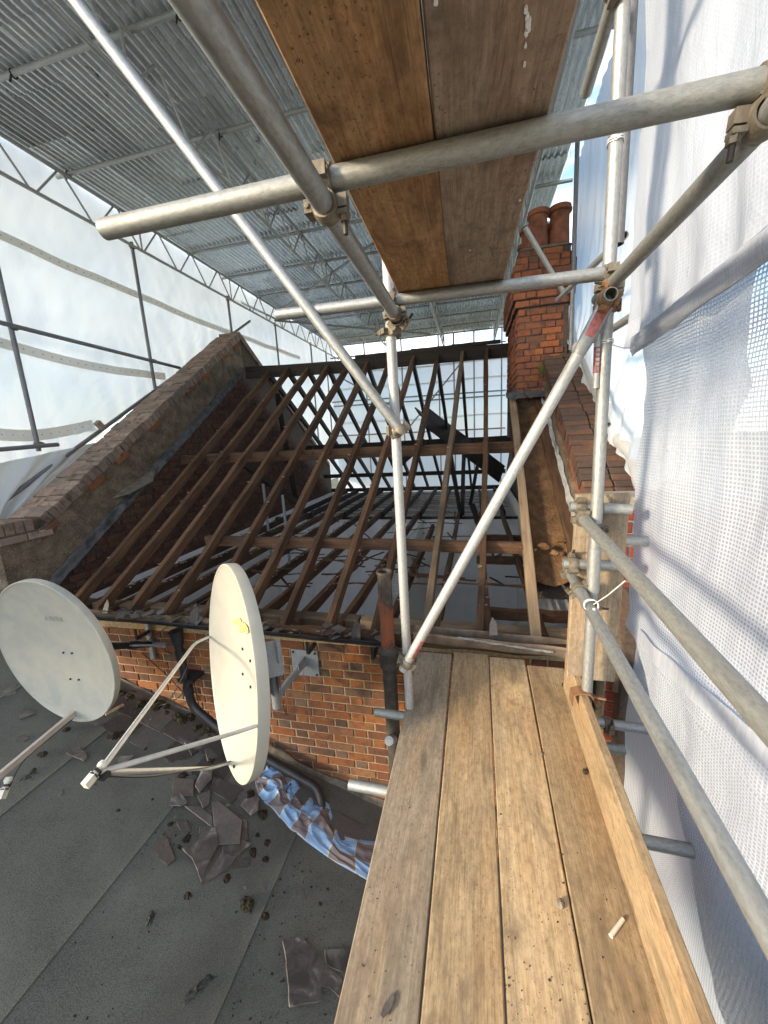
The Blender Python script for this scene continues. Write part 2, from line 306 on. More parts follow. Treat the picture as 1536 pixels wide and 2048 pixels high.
def m_sheet(name, tint, trans, clear, pitch=0.0, thread=.25):
    """thin woven plastic: scatters and lets light through, a little of it unscattered; pitch = size of the reinforcing grid"""
    n = NT(name); n.t.nodes.remove(n.p)
    df = n.t.nodes.new('ShaderNodeBsdfDiffuse'); tl = n.t.nodes.new('ShaderNodeBsdfTranslucent'); tr = n.t.nodes.new('ShaderNodeBsdfTransparent'); gl = n.t.nodes.new('ShaderNodeBsdfGlossy'); gl.inputs['Roughness'].default_value = .35
    v = n.noise(n.coord(), 1.3, 5, .6); c = n.mix(v, tuple(k * .93 for k in tint), tint)
    for s in (df, tl): n.set(s.inputs['Color'], c)
    w1 = n.noise(n.coord((1, 1.6, 1.2), rnd=False), 5, 6, .62, 1.2); w2 = n.noise(n.coord((1, 9, 2), rnd=False), 3, 4, .6, .6)
    bp = n.t.nodes.new('ShaderNodeBump'); bp.inputs['Strength'].default_value = .22 if pitch else .16; bp.inputs['Distance'].default_value = .05; n.link(n.math('ADD', w1, n.math('MULTIPLY', w2, .5)), bp.inputs['Height'])
    for s in (df, tl): n.link(bp.outputs[0], s.inputs['Normal'])
    m1 = n.t.nodes.new('ShaderNodeMixShader'); m1.inputs[0].default_value = trans; n.link(df.outputs[0], m1.inputs[1]); n.link(tl.outputs[0], m1.inputs[2])
    m0 = n.t.nodes.new('ShaderNodeMixShader'); m0.inputs[0].default_value = .05; n.link(m1.outputs[0], m0.inputs[1]); n.link(gl.outputs[0], m0.inputs[2])
    m2 = n.t.nodes.new('ShaderNodeMixShader'); n.link(m0.outputs[0], m2.inputs[1]); n.link(tr.outputs[0], m2.inputs[2])
    if pitch:
        uv = n.t.nodes.new('ShaderNodeUVMap'); u = n.xyz(uv.outputs[0]); hole = []
        for k in (0, 1):
            fr = n.math('FRACT', n.math('DIVIDE', u[k], pitch)); hole.append(n.math('GREATER_THAN', fr, thread))
        n.set(m2.inputs[0], n.math('MULTIPLY', n.math('MULTIPLY', hole[0], hole[1]), clear))
    else: m2.inputs[0].default_value = clear
    n.link(m2.outputs[0], n.o.inputs[0]); return n.m
MT['sheet'] = m_sheet('white_sheeting', (.66, .745, .82), .33, .08)
MT['sheet_far'] = m_sheet('pale_sheeting', (.68, .755, .84), .35, .11)
MT['sheet_net'] = m_sheet('reinforced_sheeting', (.54, .585, .67), .34, .40, .0140, .38)
MT['sheet_cloudy'] = m_sheet('cloudy_sheeting', (.54, .585, .67), .34, .12, .0140, .34)
MT['band'] = m_sheet('sheeting_band', (.72, .70, .645), .34, .02)
MT['band_pale'] = m_sheet('sheeting_hem', (.66, .67, .68), .34, .0)
MT['eyelet'] = m_sheet('eyelet_hole', (.95, .95, .93), .7, .6)
def m_check():
    n = NT('checked_woven_plastic'); uv = n.t.nodes.new('ShaderNodeUVMap'); u = n.xyz(uv.outputs[0])
    a = n.math('FLOOR', n.math('DIVIDE', u[0], .135)); b = n.math('FLOOR', n.math('DIVIDE', u[1], .13)); p = n.math('MODULO', n.math('ADD', n.math('ABSOLUTE', a), n.math('ABSOLUTE', b)), 2.0)
    c = n.mix(p, (.17, .125, .115), (.22, .42, .70)); fa = n.math('FRACT', n.math('DIVIDE', u[0], .135)); fb = n.math('FRACT', n.math('DIVIDE', u[1], .13))
    ln = n.math('MAXIMUM', n.math('LESS_THAN', fa, .05), n.math('LESS_THAN', fb, .05)); c = n.mix(ln, c, (.50, .50, .49))
    st = n.math('FRACT', n.math('DIVIDE', u[1], .0085)); c = n.mix(n.math('MULTIPLY', n.math('LESS_THAN', st, .45), .45), c, (.42, .42, .43)); d = n.noise(n.coord(), 7, 5, .7); c = n.mix(n.ramp(d, (.62, 0.0), (.72, .7)), c, (.07, .06, .055))
    return n.fin(c, .4, 0, .45)
MT['check'] = m_check()

# ================================================================== the setting
def sheetgrid(fn, nu, nv, mat, smooth=True, uvfn=None):
    vs, uvs, fs = [], [], []
    for j in range(nv + 1):
        for i in range(nu + 1):
            u, v = i / nu, j / nv; vs.append(fn(u, v)); uvs.append(uvfn(u, v) if uvfn else (u, v))
    for j in range(nv):
        for i in range(nu):
            a = j * (nu + 1) + i; fs.append((a, a + 1, a + nu + 2, a + nu + 1))
    return mesh(vs, fs, mat, smooth, uvs)
g = obj('ground', MB().box((-300, -300, -9.3), (300, 300, -9)).mesh(MT['ground'])); tag(g, 'garden ground far below the scaffold', 'ground', kind='structure')

# ---- bricks: alike pieces share meshes; the ones that show largest are objects, the rest one part
def brickmesh(L, H, D, mat, seed):
    """a brick, local X length, Z height, front face at Y = 0 looking to -Y, arrises knocked off"""
    r = random.Random(seed); c = .005; j = lambda a: r.uniform(-a, a); v = []
    for (y, ins) in ((D, 0), (c, 0), (0, c)):
        for x, z in ((-1, -1), (1, -1), (1, 1), (-1, 1)):
            k = ins * (1 + 2.0 * (r.random() < .3) * ins * 200 * .5)
            v.append((x * (L / 2 - k) + j(.0022), y + (j(.0012)), z * (H / 2 - k) + j(.0018)))
    f = [(0, 1, 2, 3)]
    for b in (0, 4): f += [(b + i, b + 4 + i, b + 4 + (i + 1) % 4, b + (i + 1) % 4) for i in range(4)]
    f.append((8, 11, 10, 9)); return mesh(v, [q[::-1] for q in f][:], mat)
BM = {}
def brick_kind(L, H, D, mat):
    k = (round(L, 4), H, D, mat.name)
    if k not in BM: BM[k] = [brickmesh(L, H, D, mat, i) for i in range(4)]
    return random.choice(BM[k])
def lay(parent, items, limit=300, name='brick', mass='brickwork', mat=None):
    """items: (matrix, length, height, depth). Largest in the picture become objects, the others one part."""
    sc_ = []
    for it in items:
        q = proj(it[0].translation); s = (it[1] * F / q[2] + (1000 if -20 < q[0] < 1556 and -20 < q[1] < 2068 else 0)) if q else 0
        sc_.append((s, it))
    sc_.sort(key=lambda t: -t[0])
    for s, (W, L, H, D) in sc_[:limit]:
        obj(name, brick_kind(L, H, D, mat), W, parent)
    rest = sc_[limit:]
    if rest:
        vs, fs, rn = [], [], []
        for s, (W, L, H, D) in rest:
            me = brick_kind(L, H, D, mat); n = len(vs); vs += [W @ v.co for v in me.vertices]
            fs += [tuple(n + i for i in p.vertices) for p in me.polygons]; rn += [random.random()] * len(me.vertices)
        me = mesh(vs, fs, mat); at = me.attributes.new('rnd', 'FLOAT', 'POINT'); at.data.foreach_set('value', rn)
        obj(mass, me, Matrix(), parent, kind='stuff')
def bond(origin, ux, n, w, h, keep, proud=.006, H=.066, pitch=.076, jit=.003, flemish=True, depth=.06):
    """brick matrices of a wall face: origin at lower corner, ux along it, n its outward normal"""
    ux = Vector(ux).normalized(); n = Vector(n).normalized(); uz = Vector((0, 0, 1)); items = []
    base = Matrix(((ux.x, -n.x, uz.x, 0), (ux.y, -n.y, uz.y, 0), (ux.z, -n.z, uz.z, 0), (0, 0, 0, 1)))
    for row in range(int(h / pitch)):
        x = -random.uniform(.0, .03) + (0 if row % 2 else -.057); k = row
        while x < w:
            L = .218 if (k % 2 == 0 or not flemish) else .103
            xs, xe = max(x, .004), min(x + L, w - .004); x += L + .011; k += 1
            if xe - xs < .045: continue
            if xe - xs < L - .002: L = round((xe - xs) / .012) * .012 - .004
            cx, cz = (xs + xe) / 2, (row + .5) * pitch
            P = Vector(origin) + ux * cx + uz * cz
            if not keep(P, L): continue
            W = base.copy(); W.translation = P + n * (proud + random.uniform(-jit, jit))
            W = W @ Matrix.Rotation(random.uniform(-.010, .010), 4, 'Y') @ Matrix.Rotation(random.uniform(-.012, .012), 4, 'Z')
            items.append((W, L, H, depth))
    return items

# ---- the rear brick wall of the house
WY = 2.55
roofZ = lambda X: LA + LB * X
rear = empty('brick_wall', (-1.6, WY, -3.2), 'orange stock brick rear wall below the stripped roof eaves, behind the dishes', 'wall')
mbx = MB(); mbx.prism([(-4.05, -2.4), (-4.05, -1.50), (.80, -1.50), (.80, -3.7), (.2, -3.7)], 0, .20)
obj('mortar_core', mbx.mesh(MT['mortar']), Matrix(((1, 0, 0, 0), (0, 0, -1, WY + .203), (0, 1, 0, 0), (0, 0, 0, 1))), rear)
lay(rear, bond((-4.03, WY, -3.40), (1, 0, 0), (0, -1, 0), 4.82, 1.89, lambda P, L: P.z > roofZ(P.x) - .12), 300, mat=MT['brick'])
# neighbour's wall beyond the upright board
nb = empty('neighbour_wall', (1.2, 2.45, -3.6), 'dark red brick wall with grey joints beyond the upright board', 'wall')
obj('mortar_core', MB().box((.835, 2.456, -3.7), (2.6, 2.7, -.42)).mesh(MT['mortar_grey']), Matrix(), nb)
lay(nb, bond((.84, 2.45, -3.3), (1, 0, 0), (0, -1, 0), 1.2, 2.84, lambda P, L: True), 150, mat=MT['brick_red'])

# ---- lean-to felt roof
NR = Vector((-LB, 0, 1)).normalized()
fr = empty('felt_roof', (-2, 0, -2.6), 'dark grey mineral felt on the sloping lean-to roof below the dishes', 'roof'); fr['kind'] = 'structure'
def feltstrip(x0, x1, lift):
    def fn(u, v):
        X = x0 + (x1 - x0) * u; Y = -2.2 + 4.72 * v; P = Vector((X, Y, LA + LB * X)); k = noise.noise(Vector((X * 1.7, Y * 1.7, 3))) * .006 + noise.noise(Vector((X * 6, Y * 6, 1))) * .002
        return P + NR * (k + lift + (.004 if u > .97 else 0))
    return sheetgrid(fn, 24, 70, MT['felt'])
edges = [-4.6, -3.8, -2.972, -2.157, -1.326, -.45, .42]
for i, (a, b) in enumerate(zip(edges, edges[1:])):
    obj('felt_strip', feltstrip(a, b + .05, .006 * (len(edges) - i) * .5), Matrix(), fr)
obj('deck', mesh([(X, Y, LA + LB * X - d) for d in (.03, .15) for X in (-4.6, .45) for Y in (-2.2, 2.5)], [(0, 1, 3, 2), (4, 6, 7, 5), (0, 4, 5, 1), (2, 3, 7, 6), (0, 2, 6, 4), (1, 5, 7, 3)], MT['rafter_dark']), Matrix(), fr)

# ---- house shell: inner plaster, floor
hs = empty('plastered_room', (-1.6, 5, -3.9), 'white plastered walls of the room below the open ceiling joists', 'room'); hs['kind'] = 'structure'
pl = MT['plaster']
obj('wall', MB().box((-4.0, 2.78, -3.9), (.80, 2.80, -1.52)).mesh(pl), Matrix(), hs); obj('wall', MB().box((-4.02, 2.8, -3.9), (-3.99, 10.3, -1.50)).mesh(pl), Matrix(), hs)
obj('wall', MB().box((.805, 2.8, -3.9), (.835, 10.3, -1.30)).mesh(pl), Matrix(), hs); obj('wall', MB().box((-3.99, 6.95, -3.9), (.805, 7.10, -1.56)).mesh(pl), Matrix(), hs)
obj('wall', MB().box((-3.99, 10.25, -3.9), (.805, 10.35, -1.52)).mesh(pl), Matrix(), hs); obj('partition', MB().box((-.98, 4.6, -3.9), (-.90, 6.95, -1.62)).mesh(pl), Matrix(), hs)
obj('floorboards', MB().box((-4, 2.8, -4.0), (.8, 10.3, -3.9)).mesh(pl), Matrix(), hs)

# ---- party walls with sloped parapets
def parapet(name, label, xa, xb, off, inner, mats, kneel):
    """xa..xb wall thickness, off height of coping over the rafters, inner = +1 if the loft lies to +X"""
    root = empty(name, ((xa + xb) / 2, PY, -3.9), label, 'wall')
    yk = kneel; zt = slope(yk, off) ; prof = [(2.36, -3.9), (2.36, zt - .030), (yk, zt - .030), (RIDGE_Y, slope(RIDGE_Y, off) - .030), (10.5, slope(10.5, off) - .030), (10.5, -3.9)]
    m = MB().prism(prof, xa, xb); obj('wall_core', m.mesh(mats[0]), Matrix(((0, 0, 1, 0), (1, 0, 0, 0), (0, 1, 0, 0), (0, 0, 0, 1))), root)
    return root
XL, OL = -4.03, .70
left = parapet('parapet_wall', 'gable wall with lichen-covered render and sloping brick coping beside white sheeting', -4.40, XL - .02, OL, 1, [MT['mortar_dark']], 2.70)
# dark brown bricks of its loft face
def keepL(P, L): return 2.75 < P.y < 10.2 and P.z < slope(P.y, -.06)
lay(left, bond((XL - .014, 10.2, -1.62), (0, -1, 0), (1, 0, 0), 7.5, 3.0, keepL, jit=.006), 300, mat=MT['brick_brown'])
# render band along the slope and round the kneeler
prof = [(2.34, -1.75), (2.34, slope(2.7, OL) - .10), (2.70, slope(2.7, OL) - .11), (RIDGE_Y, slope(RIDGE_Y, OL) - .11), (RIDGE_Y, slope(RIDGE_Y, .06)), (2.62, slope(2.62, .06)), (2.45, -1.75)]
mb = MB().prism(prof, -4.41, XL + .004)
obj('render_coat', mb.mesh(MT['render']), Matrix(((0, 0, 1, 0), (1, 0, 0, 0), (0, 1, 0, 0), (0, 0, 0, 1))), left)
def coping(root, xin, xout, off, y0, y1, mat, inn, two=True, flat=None):
    """brick-on-edge coping down the slope; inn = side of the loft (+1 / -1)"""
    it = []; ang = math.atan(PK); L = (y1 - y0) / math.cos(ang); n = int(L / .079); wid = abs(xout - xin)
    dirv = Vector((0, math.cos(ang), math.sin(ang))); up = Vector((0, -math.sin(ang), math.cos(ang)))
    def add(s, xc, ln, along, lift):
        P = Vector((xc, y0, slope(y0, off))) + dirv * s + up * (lift + random.uniform(-.006, .006)); nx = Vector((1, 0, 0))
        # brick local: X length (across), -Y front = up, Z = along slope
        W = Matrix(((nx.x, -up.x, -dirv.x, P.x), (nx.y, -up.y, -dirv.y, P.y), (nx.z, -up.z, -dirv.z, P.z), (0, 0, 0, 1)))
        W = W @ Matrix.Rotation(random.uniform(-.05, .05), 4, 'Y') @ Matrix.Rotation(random.uniform(-.03, .03), 4, 'X') @ Matrix.Translation((random.uniform(-.006, .006), random.uniform(-.004, .007), 0)); it.append((W, ln, along, .11))
    for k in range(n):
        add((k + .5) * .079, xin - inn * .105, .212, .069, 0)
    if two:
        m = int(L / .155)
        for k in range(m): add((k + .5) * .155, xin - inn * (.22 + (wid - .22) / 2), wid - .235, .145, -.012)
    return it
it = coping(left, XL + .02, -4.45, OL, 2.70, RIDGE_Y, MT['brick_coping'], 1)
for k in range(4):     # kneeler bricks, level
    P = Vector((XL - .085, 2.32 + .079 * k + .04, slope(2.7, OL) + random.uniform(-.004, .004)))
    for xx, ln in ((0, .212), (-.28, .30)):
        it.append((Matrix(((1, 0, 0, P.x + xx), (0, 0, -1, P.y), (0, -1, 0, P.z), (0, 0, 0, 1))), ln, .069, .11))
lay(left, it, 200, name='coping_brick', mat=MT['brick_coping'])
# far side of the gable, its edge shows against the sheeting
obj('far_coping', MB().prism([(RIDGE_Y, slope(RIDGE_Y, OL)), (10.4, slope(10.4, OL)), (10.4, slope(10.4, OL) - .11), (RIDGE_Y, slope(RIDGE_Y, OL) - .11)][::-1], -4.44, XL + .015).mesh(MT['brick_coping']), Matrix(((0, 0, 1, 0), (1, 0, 0, 0), (0, 1, 0, 0), (0, 0, 0, 1))), left)
# course of red bricks standing out under the coping, some fallen away
it = []; ang = math.atan(PK)
for k in range(20):
    if k in (1, 2, 4, 6, 7, 9, 10, 11, 13, 15, 16, 18): continue
    s = .12 + k * .228; Y = 2.66 + s * math.cos(ang); P = Vector((XL + .024, Y, slope(Y, OL - .175)))
    d = Vector((0, math.cos(ang), math.sin(ang))); u = Vector((0, -math.sin(ang), math.cos(ang)))
    it.append((Matrix(((d.x, -1, u.x, P.x), (d.y, 0, u.y, P.y), (d.z, 0, u.z, P.z), (0, 0, 0, 1))), .218, .066, .06))
lay(left, it, 300, name='corbel_brick', mat=MT['brick'])
it = []
for k in range(2):
    P = Vector((XL + .026, 2.45 + .226 * k, slope(2.7, OL) - .16)); it.append((Matrix(((0, -1, 0, P.x), (1, 0, 0, P.y), (0, 0, 1, P.z), (0, 0, 0, 1))), .218, .066, .06))
lay(left, it, 9, name='corbel_brick', mat=MT['brick_coping'])
# crumpled lead flashing along the slope
def flash(x0, x1, y0, y1, offa, offb, amp, seed):
    def fn(u, v):
        Y = y0 + (y1 - y0) * u; q = noise.noise(Vector((u * 26, v * 2.2, seed))); q2 = noise.noise(Vector((u * 70, v * 5, seed + 4)))
        return Vector((x0 + (x1 - x0) * v + q * amp + q2 * amp * .4, Y, slope(Y, offa + (offb - offa) * v) + q * amp * 1.3 + q2 * amp * .6))
    return sheetgrid(fn, 120, 6, MT['lead'], True)
obj('lead_flashing', flash(XL + .015, XL + .07, 2.62, 6.35, .125, .02, .035, 2.0), Matrix(), left)
P = onS(255, 985, .1); obj('flashing_flap', mesh([P + Vector(k) for k in ((.05, -.25, -.02), (.16, -.1, .02), (.2, .2, .12), (.05, .42, .25), (-.02, .1, .12), (.05, -.25, -.035), (.16, -.1, .005), (.2, .2, .105), (.05, .42, .235), (-.02, .1, .105))], [(0, 1, 2, 3, 4), (9, 8, 7, 6, 5), (0, 5, 6, 1), (1, 6, 7, 2), (2, 7, 8, 3), (3, 8, 9, 4), (4, 9, 5, 0)], MT['flaunch']), Matrix(), left)

XR, OR = .88, .46
right = parapet('parapet_wall', 'gable wall with dark brick-on-edge coping running up to the chimney', XR + .02, 1.20, OR, -1, [MT['mortar_dark']], 2.5)
it = coping(right, XR - .02, 1.22, OR, 2.5, 5.3, MT['brick_coping_dark'], -1, False)
it2 = [(W @ Matrix.Translation((.215 if False else 0, 0, 0)), L, H, D) for W, L, H, D in it]
for W, L, H, D in list(it):
    W2 = W.copy(); W2.translation = W.translation + Vector((.205, 0, random.uniform(-.004, .004))); it2.append((W2, .17, H, D))
lay(right, it2, 300, name='coping_brick', mat=MT['brick_coping_dark'])
it = []
for r_ in range(2):
    for k in range(13):
        s = .1 + k * .228 + .114 * r_; Y = 2.45 + s * math.cos(ang); P = Vector((XR + .012, Y, slope(Y, OR - .17 - .09 * r_)))
        if Y > 5.15: continue
        d = Vector((0, math.cos(ang), math.sin(ang))); u = Vector((0, -math.sin(ang), math.cos(ang)))
        it.append((Matrix(((-d.x, 1, u.x, P.x), (-d.y, 0, u.y, P.y), (-d.z, 0, u.z, P.z), (0, 0, 0, 1))), .218, .066, .06))
lay(right, it, 300, name='brick', mat=MT['brick_chimney'])
prof = [(2.4, slope(2.4, -.2)), (2.4, slope(2.4, OR - .3)), (5.25, slope(5.25, OR - .3)), (5.25, slope(5.25, -.2))]
obj('render_coat', MB().prism(prof, XR - .012, XR + .05).mesh(MT['render']), Matrix(((0, 0, 1, 0), (1, 0, 0, 0), (0, 1, 0, 0), (0, 0, 0, 1))), right)
def felt_edge(u, v):
    Y = 2.6 + 2.65 * u; q = noise.noise(Vector((u * 22, v * 2, 9.0))); q3 = noise.noise(Vector((u * 7, 3, 1))); return Vector((XR - .05 + .03 * v + q * .014, Y, slope(Y, .02 + (.05 + .07 * q3) * v) + q * .035))
obj('torn_underlay', sheetgrid(felt_edge, 90, 5, MT['lead_pale']), Matrix(), right)

# ---- chimney stack
ch = empty('chimney_stack', (.92, 5.9, .2), 'orange brick chimney stack with corbelled courses rising from the gable wall', 'chimney')
CX0, CX1, CY0, CY1 = .555, 1.14, 5.20, 6.6
mb = MB()
# bands: (z0, z1, outset)
bands = [(-.1, 1.44, 0), (1.44, 1.52, .03), (1.52, 1.90, .055), (1.90, 1.98, .03), (1.98, 2.06, .0)]
for z0, z1, o in bands: mb.box((CX0 - o + .012, CY0 - o + .012, z0), (CX1 + o - .012, CY1 + o - .012, z1 - .001))
obj('mortar_core', mb.mesh(MT['mortar_dark']), Matrix(), ch)
it = []
for z0, z1, o in bands:
    h = z1 - z0 + .01; it += bond((CX0 - o, CY0 - o + .006, z0), (1, 0, 0), (0, -1, 0), CX1 - CX0 + 2 * o - .05, h, lambda P, L: P.z > .35, jit=.009)
    it += bond((CX0 - o + .006, CY1 + o, z0), (0, -1, 0), (-1, 0, 0), CY1 - CY0 + 2 * o - .03, h, lambda P, L: P.z > .6, jit=.005)
lay(ch, it, 300, mat=MT['brick_chimney'])
obj('flaunching', MB().loft([[(CX0 + a, CY0 + a, z), (CX1 - a, CY0 + a, z), (CX1 - a, CY1 - a, z), (CX0 + a, CY1 - a, z)] for a, z in ((.0, 2.06), (.05, 2.10), (.14, 2.14))]).mesh(MT['flaunch']), Matrix(), ch)
def pot(x, y, h, r):
    pr_ = [(r * .98, 0), (r * 1.0, .03), (r * .92, h * .6), (r * .9, h * .86), (r * 1.12, h * .88), (r * 1.14, h * .93), (r * 1.02, h * .95), (r * 1.06, h), (r * .86, h), (r * .8, h * .5)]
    mb = MB().loft([[(q * math.cos(t), q * math.sin(t), z) for t in (2 * math.pi * i / 24 for i in range(24))] for q, z in pr_], True, False)
    obj('chimney_pot', mb.mesh(MT['terracotta'], 40), Matrix.Translation((x, y, 2.10)), ch)
for a in ((.80, 5.45, .45, .115), (1.05, 5.50, .48, .12), (.76, 5.82, .45, .115), (1.04, 5.92, .47, .12), (.78, 6.26, .44, .115)): pot(*a)
obj('lead_apron', sheetgrid(lambda u, v: Vector((.42 + .50 * u + .01 * noise.noise(Vector((u * 9, v * 3, 1))), CY0 - .06 - .13 * v + .02 * noise.noise(Vector((u * 9, v * 3, 5))), slope(CY0 - .06 - .13 * v, .10) + .035 * noise.noise(Vector((u * 12, v * 4, 8))))), 30, 6, MT['lead']), Matrix(), ch)
wd = MB()
for k in range(70):
    a = random.uniform(0, 6.28); p = Vector((.93 + random.uniform(-.10, .06), 5.10 + random.uniform(-.06, .04), slope(5.1, .30))); d = Vector((math.cos(a) * .6, math.sin(a) * .6, 1)).normalized(); L = random.uniform(.08, .24)
    s_ = Vector((-d.y, d.x, 0)).normalized() * .006; n0 = len(wd.v); wd.v += [p - s_, p + s_, p + d * L * .6 + s_ * .8 - Vector((0, 0, .01)), p + d * L + Vector((d.x, d.y, -.4)) * .03]; wd.f.append((n0, n0 + 1, n0 + 2, n0 + 3))
obj('weed', wd.mesh(MT['grass']), Matrix(), None, label='green weed growing at the foot of the brick chimney', cat='plant', kind='thing')

# ================================================================== timber roof
def beam(name, p0, p1, wdt, hgt, mat, parent=None, up=(0, 0, 1), wob=.004, seg=8, bow=(0, 0), **k):
    p0, p1 = Vector(p0), Vector(p1); W = frame(p1 - p0, up, p0); L = (p1 - p0).length; rings = []
    for i in range(seg + 1):
        x = L * i / seg; a = random.uniform(-wob, wob) + bow[0] * math.sin(math.pi * i / seg); b = random.uniform(-wob, wob) + bow[1] * math.sin(math.pi * i / seg)
        j = lambda: random.uniform(-wob, wob) * .5
        c = min(wdt, hgt) * .07
        pts = [(-wdt / 2 + c, -hgt / 2), (wdt / 2 - c, -hgt / 2), (wdt / 2, -hgt / 2 + c), (wdt / 2, hgt / 2 - c), (wdt / 2 - c, hgt / 2), (-wdt / 2 + c, hgt / 2), (-wdt / 2, hgt / 2 - c), (-wdt / 2, -hgt / 2 + c)]
        rings.append([(x, y + a + j(), z + b + j()) for y, z in pts])
    return obj(name, MB().loft(rings).mesh(mat), W, parent, **k)
rf = empty('timber_roof_frame', (-1.6, 6.5, -1.4), 'stripped old timber roof with bare brown rafters, ridge beam and purlins', 'roof frame')
RX = [-3.66, -3.335, -2.985, -2.61, -2.215, -1.84, -1.475, -1.095, -.715, -.335, .048]
RT = [onY(x, 725, RIDGE_Y - .03).x for x in (535, 575, 615, 655, 697, 735, 780, 827, 876, 925, 973)]
for i, x in enumerate(RX):
    t = RT[i]; dz = .015 * math.sin(i * 2.1)
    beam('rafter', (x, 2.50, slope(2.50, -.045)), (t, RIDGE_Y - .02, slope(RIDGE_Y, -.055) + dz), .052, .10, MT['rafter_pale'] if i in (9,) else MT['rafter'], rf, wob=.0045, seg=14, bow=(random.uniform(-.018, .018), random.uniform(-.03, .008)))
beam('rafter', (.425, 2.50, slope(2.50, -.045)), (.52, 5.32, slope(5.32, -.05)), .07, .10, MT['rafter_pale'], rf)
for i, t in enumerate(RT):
    beam('rafter', (t - .02, RIDGE_Y + .02, slope(RIDGE_Y, -.06)), (t + .12, 10.45, slope(10.45, -.05)), .052, .10, MT['rafter_dark'], rf, bow=(random.uniform(-.02, .02), random.uniform(-.03, .005)))  # far slope rafters, silhouette shade put into their dark colour
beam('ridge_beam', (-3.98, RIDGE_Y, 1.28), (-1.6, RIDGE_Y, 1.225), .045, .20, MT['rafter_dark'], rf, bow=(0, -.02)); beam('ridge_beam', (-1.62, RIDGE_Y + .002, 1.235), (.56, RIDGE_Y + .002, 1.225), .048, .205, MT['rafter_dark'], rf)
for k, (a, b) in enumerate(((-1.9, -.9), (-.95, -.2), (-.3, .45))): beam('ridge_roll', (a, RIDGE_Y, 1.352 + .006 * k), (b, RIDGE_Y, 1.347 + .008 * k), .06, .05, MT['rafter_dark'], rf)
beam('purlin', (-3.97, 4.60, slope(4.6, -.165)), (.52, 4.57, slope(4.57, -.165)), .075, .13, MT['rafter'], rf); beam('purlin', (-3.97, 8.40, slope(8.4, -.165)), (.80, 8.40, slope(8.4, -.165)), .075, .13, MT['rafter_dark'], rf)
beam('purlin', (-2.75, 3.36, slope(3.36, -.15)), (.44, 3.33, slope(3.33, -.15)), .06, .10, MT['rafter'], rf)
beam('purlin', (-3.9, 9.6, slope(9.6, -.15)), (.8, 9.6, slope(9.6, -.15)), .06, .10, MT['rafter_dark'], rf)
beam('wall_plate', (-3.98, 2.72, -1.455), (-.9, 2.715, -1.47), .11, .085, MT['rafter_pale'], rf); beam('wall_plate', (-.88, 2.715, -1.47), (.80, 2.71, -1.475), .105, .08, MT['rafter_pale'], rf)
beam('fascia_board', (-3.98, 2.455, -1.40), (-1.6, 2.452, -1.425), .045, .07, MT['rafter_pale'], rf, wob=.008, seg=14); beam('fascia_board', (-1.57, 2.455, -1.43), (.80, 2.45, -1.445), .05, .075, MT['rafter'], rf, wob=.010, seg=14)
for i, x in enumerate(RX + [.43]):       # ceiling joists beside the rafters, some snapped short
    y1 = [7.0, 7.0, 7.0, 7.0, 7.0, 7.0, 7.0, 7.0, 6.0, 7.0, 7.0, 7.0][i]
    beam('ceiling_joist', (x + .065, 2.60, -1.465 if i != 9 else -1.47), (x + .10, y1, -1.47), .05, .10, MT['rafter'], rf)
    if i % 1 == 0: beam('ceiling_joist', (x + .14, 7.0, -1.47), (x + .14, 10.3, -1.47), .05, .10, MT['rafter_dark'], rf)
beam('spine_plate', (-3.98, 7.02, -1.555), (.80, 7.02, -1.56), .11, .07, MT['rafter_dark'], rf)
for y in (2.98, 4.35, 5.3): beam('trimmer', (.05, y, -1.46), (.80, y + .01, -1.46), .05, .09, MT['rafter'], rf)
beam('eaves_plate', (-3.98, 10.33, -1.44), (.80, 10.33, -1.44), .11, .10, MT['rafter_dark'], rf)
P = onY(478, 920, 5.2); Q = onY(603, 1012, 6.6); beam('strut', P, Q, .07, .11, MT['rafter_dark'], rf)
P = onY(590, 960, 6.9); beam('strut', (P.x, 6.9, -1.45), (P.x - .12, 6.75, slope(6.75, -.2)), .06, .08, MT['rafter_dark'], rf)
for a, b, y in (((893, 880), (922, 1030), 7.0), ((928, 882), (925, 1030), 7.05), ((960, 905), (940, 1010), 7.9)): beam('strut', onY(*a, y), onY(*b, y), .07, .07, MT['rafter_dark'], rf)
beam('strut', onY(945, 1010, 6.6), onY(958, 1052, 6.2), .08, .08, MT['rafter_dark'], rf)
# earth-caked boarding between the end rafter and the gable
mb = MB(); prof = [(3.02, slope(3.02, -.10)), (5.3, slope(5.3, -.10)), (5.3, slope(5.3, -.13)), (3.02, slope(3.02, -.13))]
def caked(u, v):
    X = .47 + .33 * u; Y = 3.02 + 2.28 * v; q = noise.noise(Vector((X * 9, Y * 5, 2))) + .5 * noise.noise(Vector((X * 25, Y * 20, 7))); return Vector((X, Y, slope(Y, -.115) + .022 * q - .05 * (1 - abs(2 * u - 1))))
obj('earth_caked_boarding', sheetgrid(caked, 14, 70, MT['dirt'], True), Matrix(), rf)
obj('boarding_back', MB().prism(prof, .46, .81).mesh(MT['rafter_dark']), Matrix(((0, 0, 1, 0), (1, 0, 0, 0), (0, 1, 0, -.14), (0, 0, 0, 1))), rf)
beam('batten', (.80, 2.9, slope(2.9, -.05)), (.82, 5.25, slope(5.25, -.04)), .10, .05, MT['rafter'], rf, wob=.010, seg=14)
beam('side_board', (.475, 3.0, slope(3.0, -.17)), (.56, 5.3, slope(5.3, -.17)), .03, .22, MT['rafter'], rf)
beam('end_rafter', (.83, 2.55, slope(2.55, -.12)), (.80, 3.4, slope(3.4, -.12)), .08, .09, MT['dirt'], rf, wob=.01)
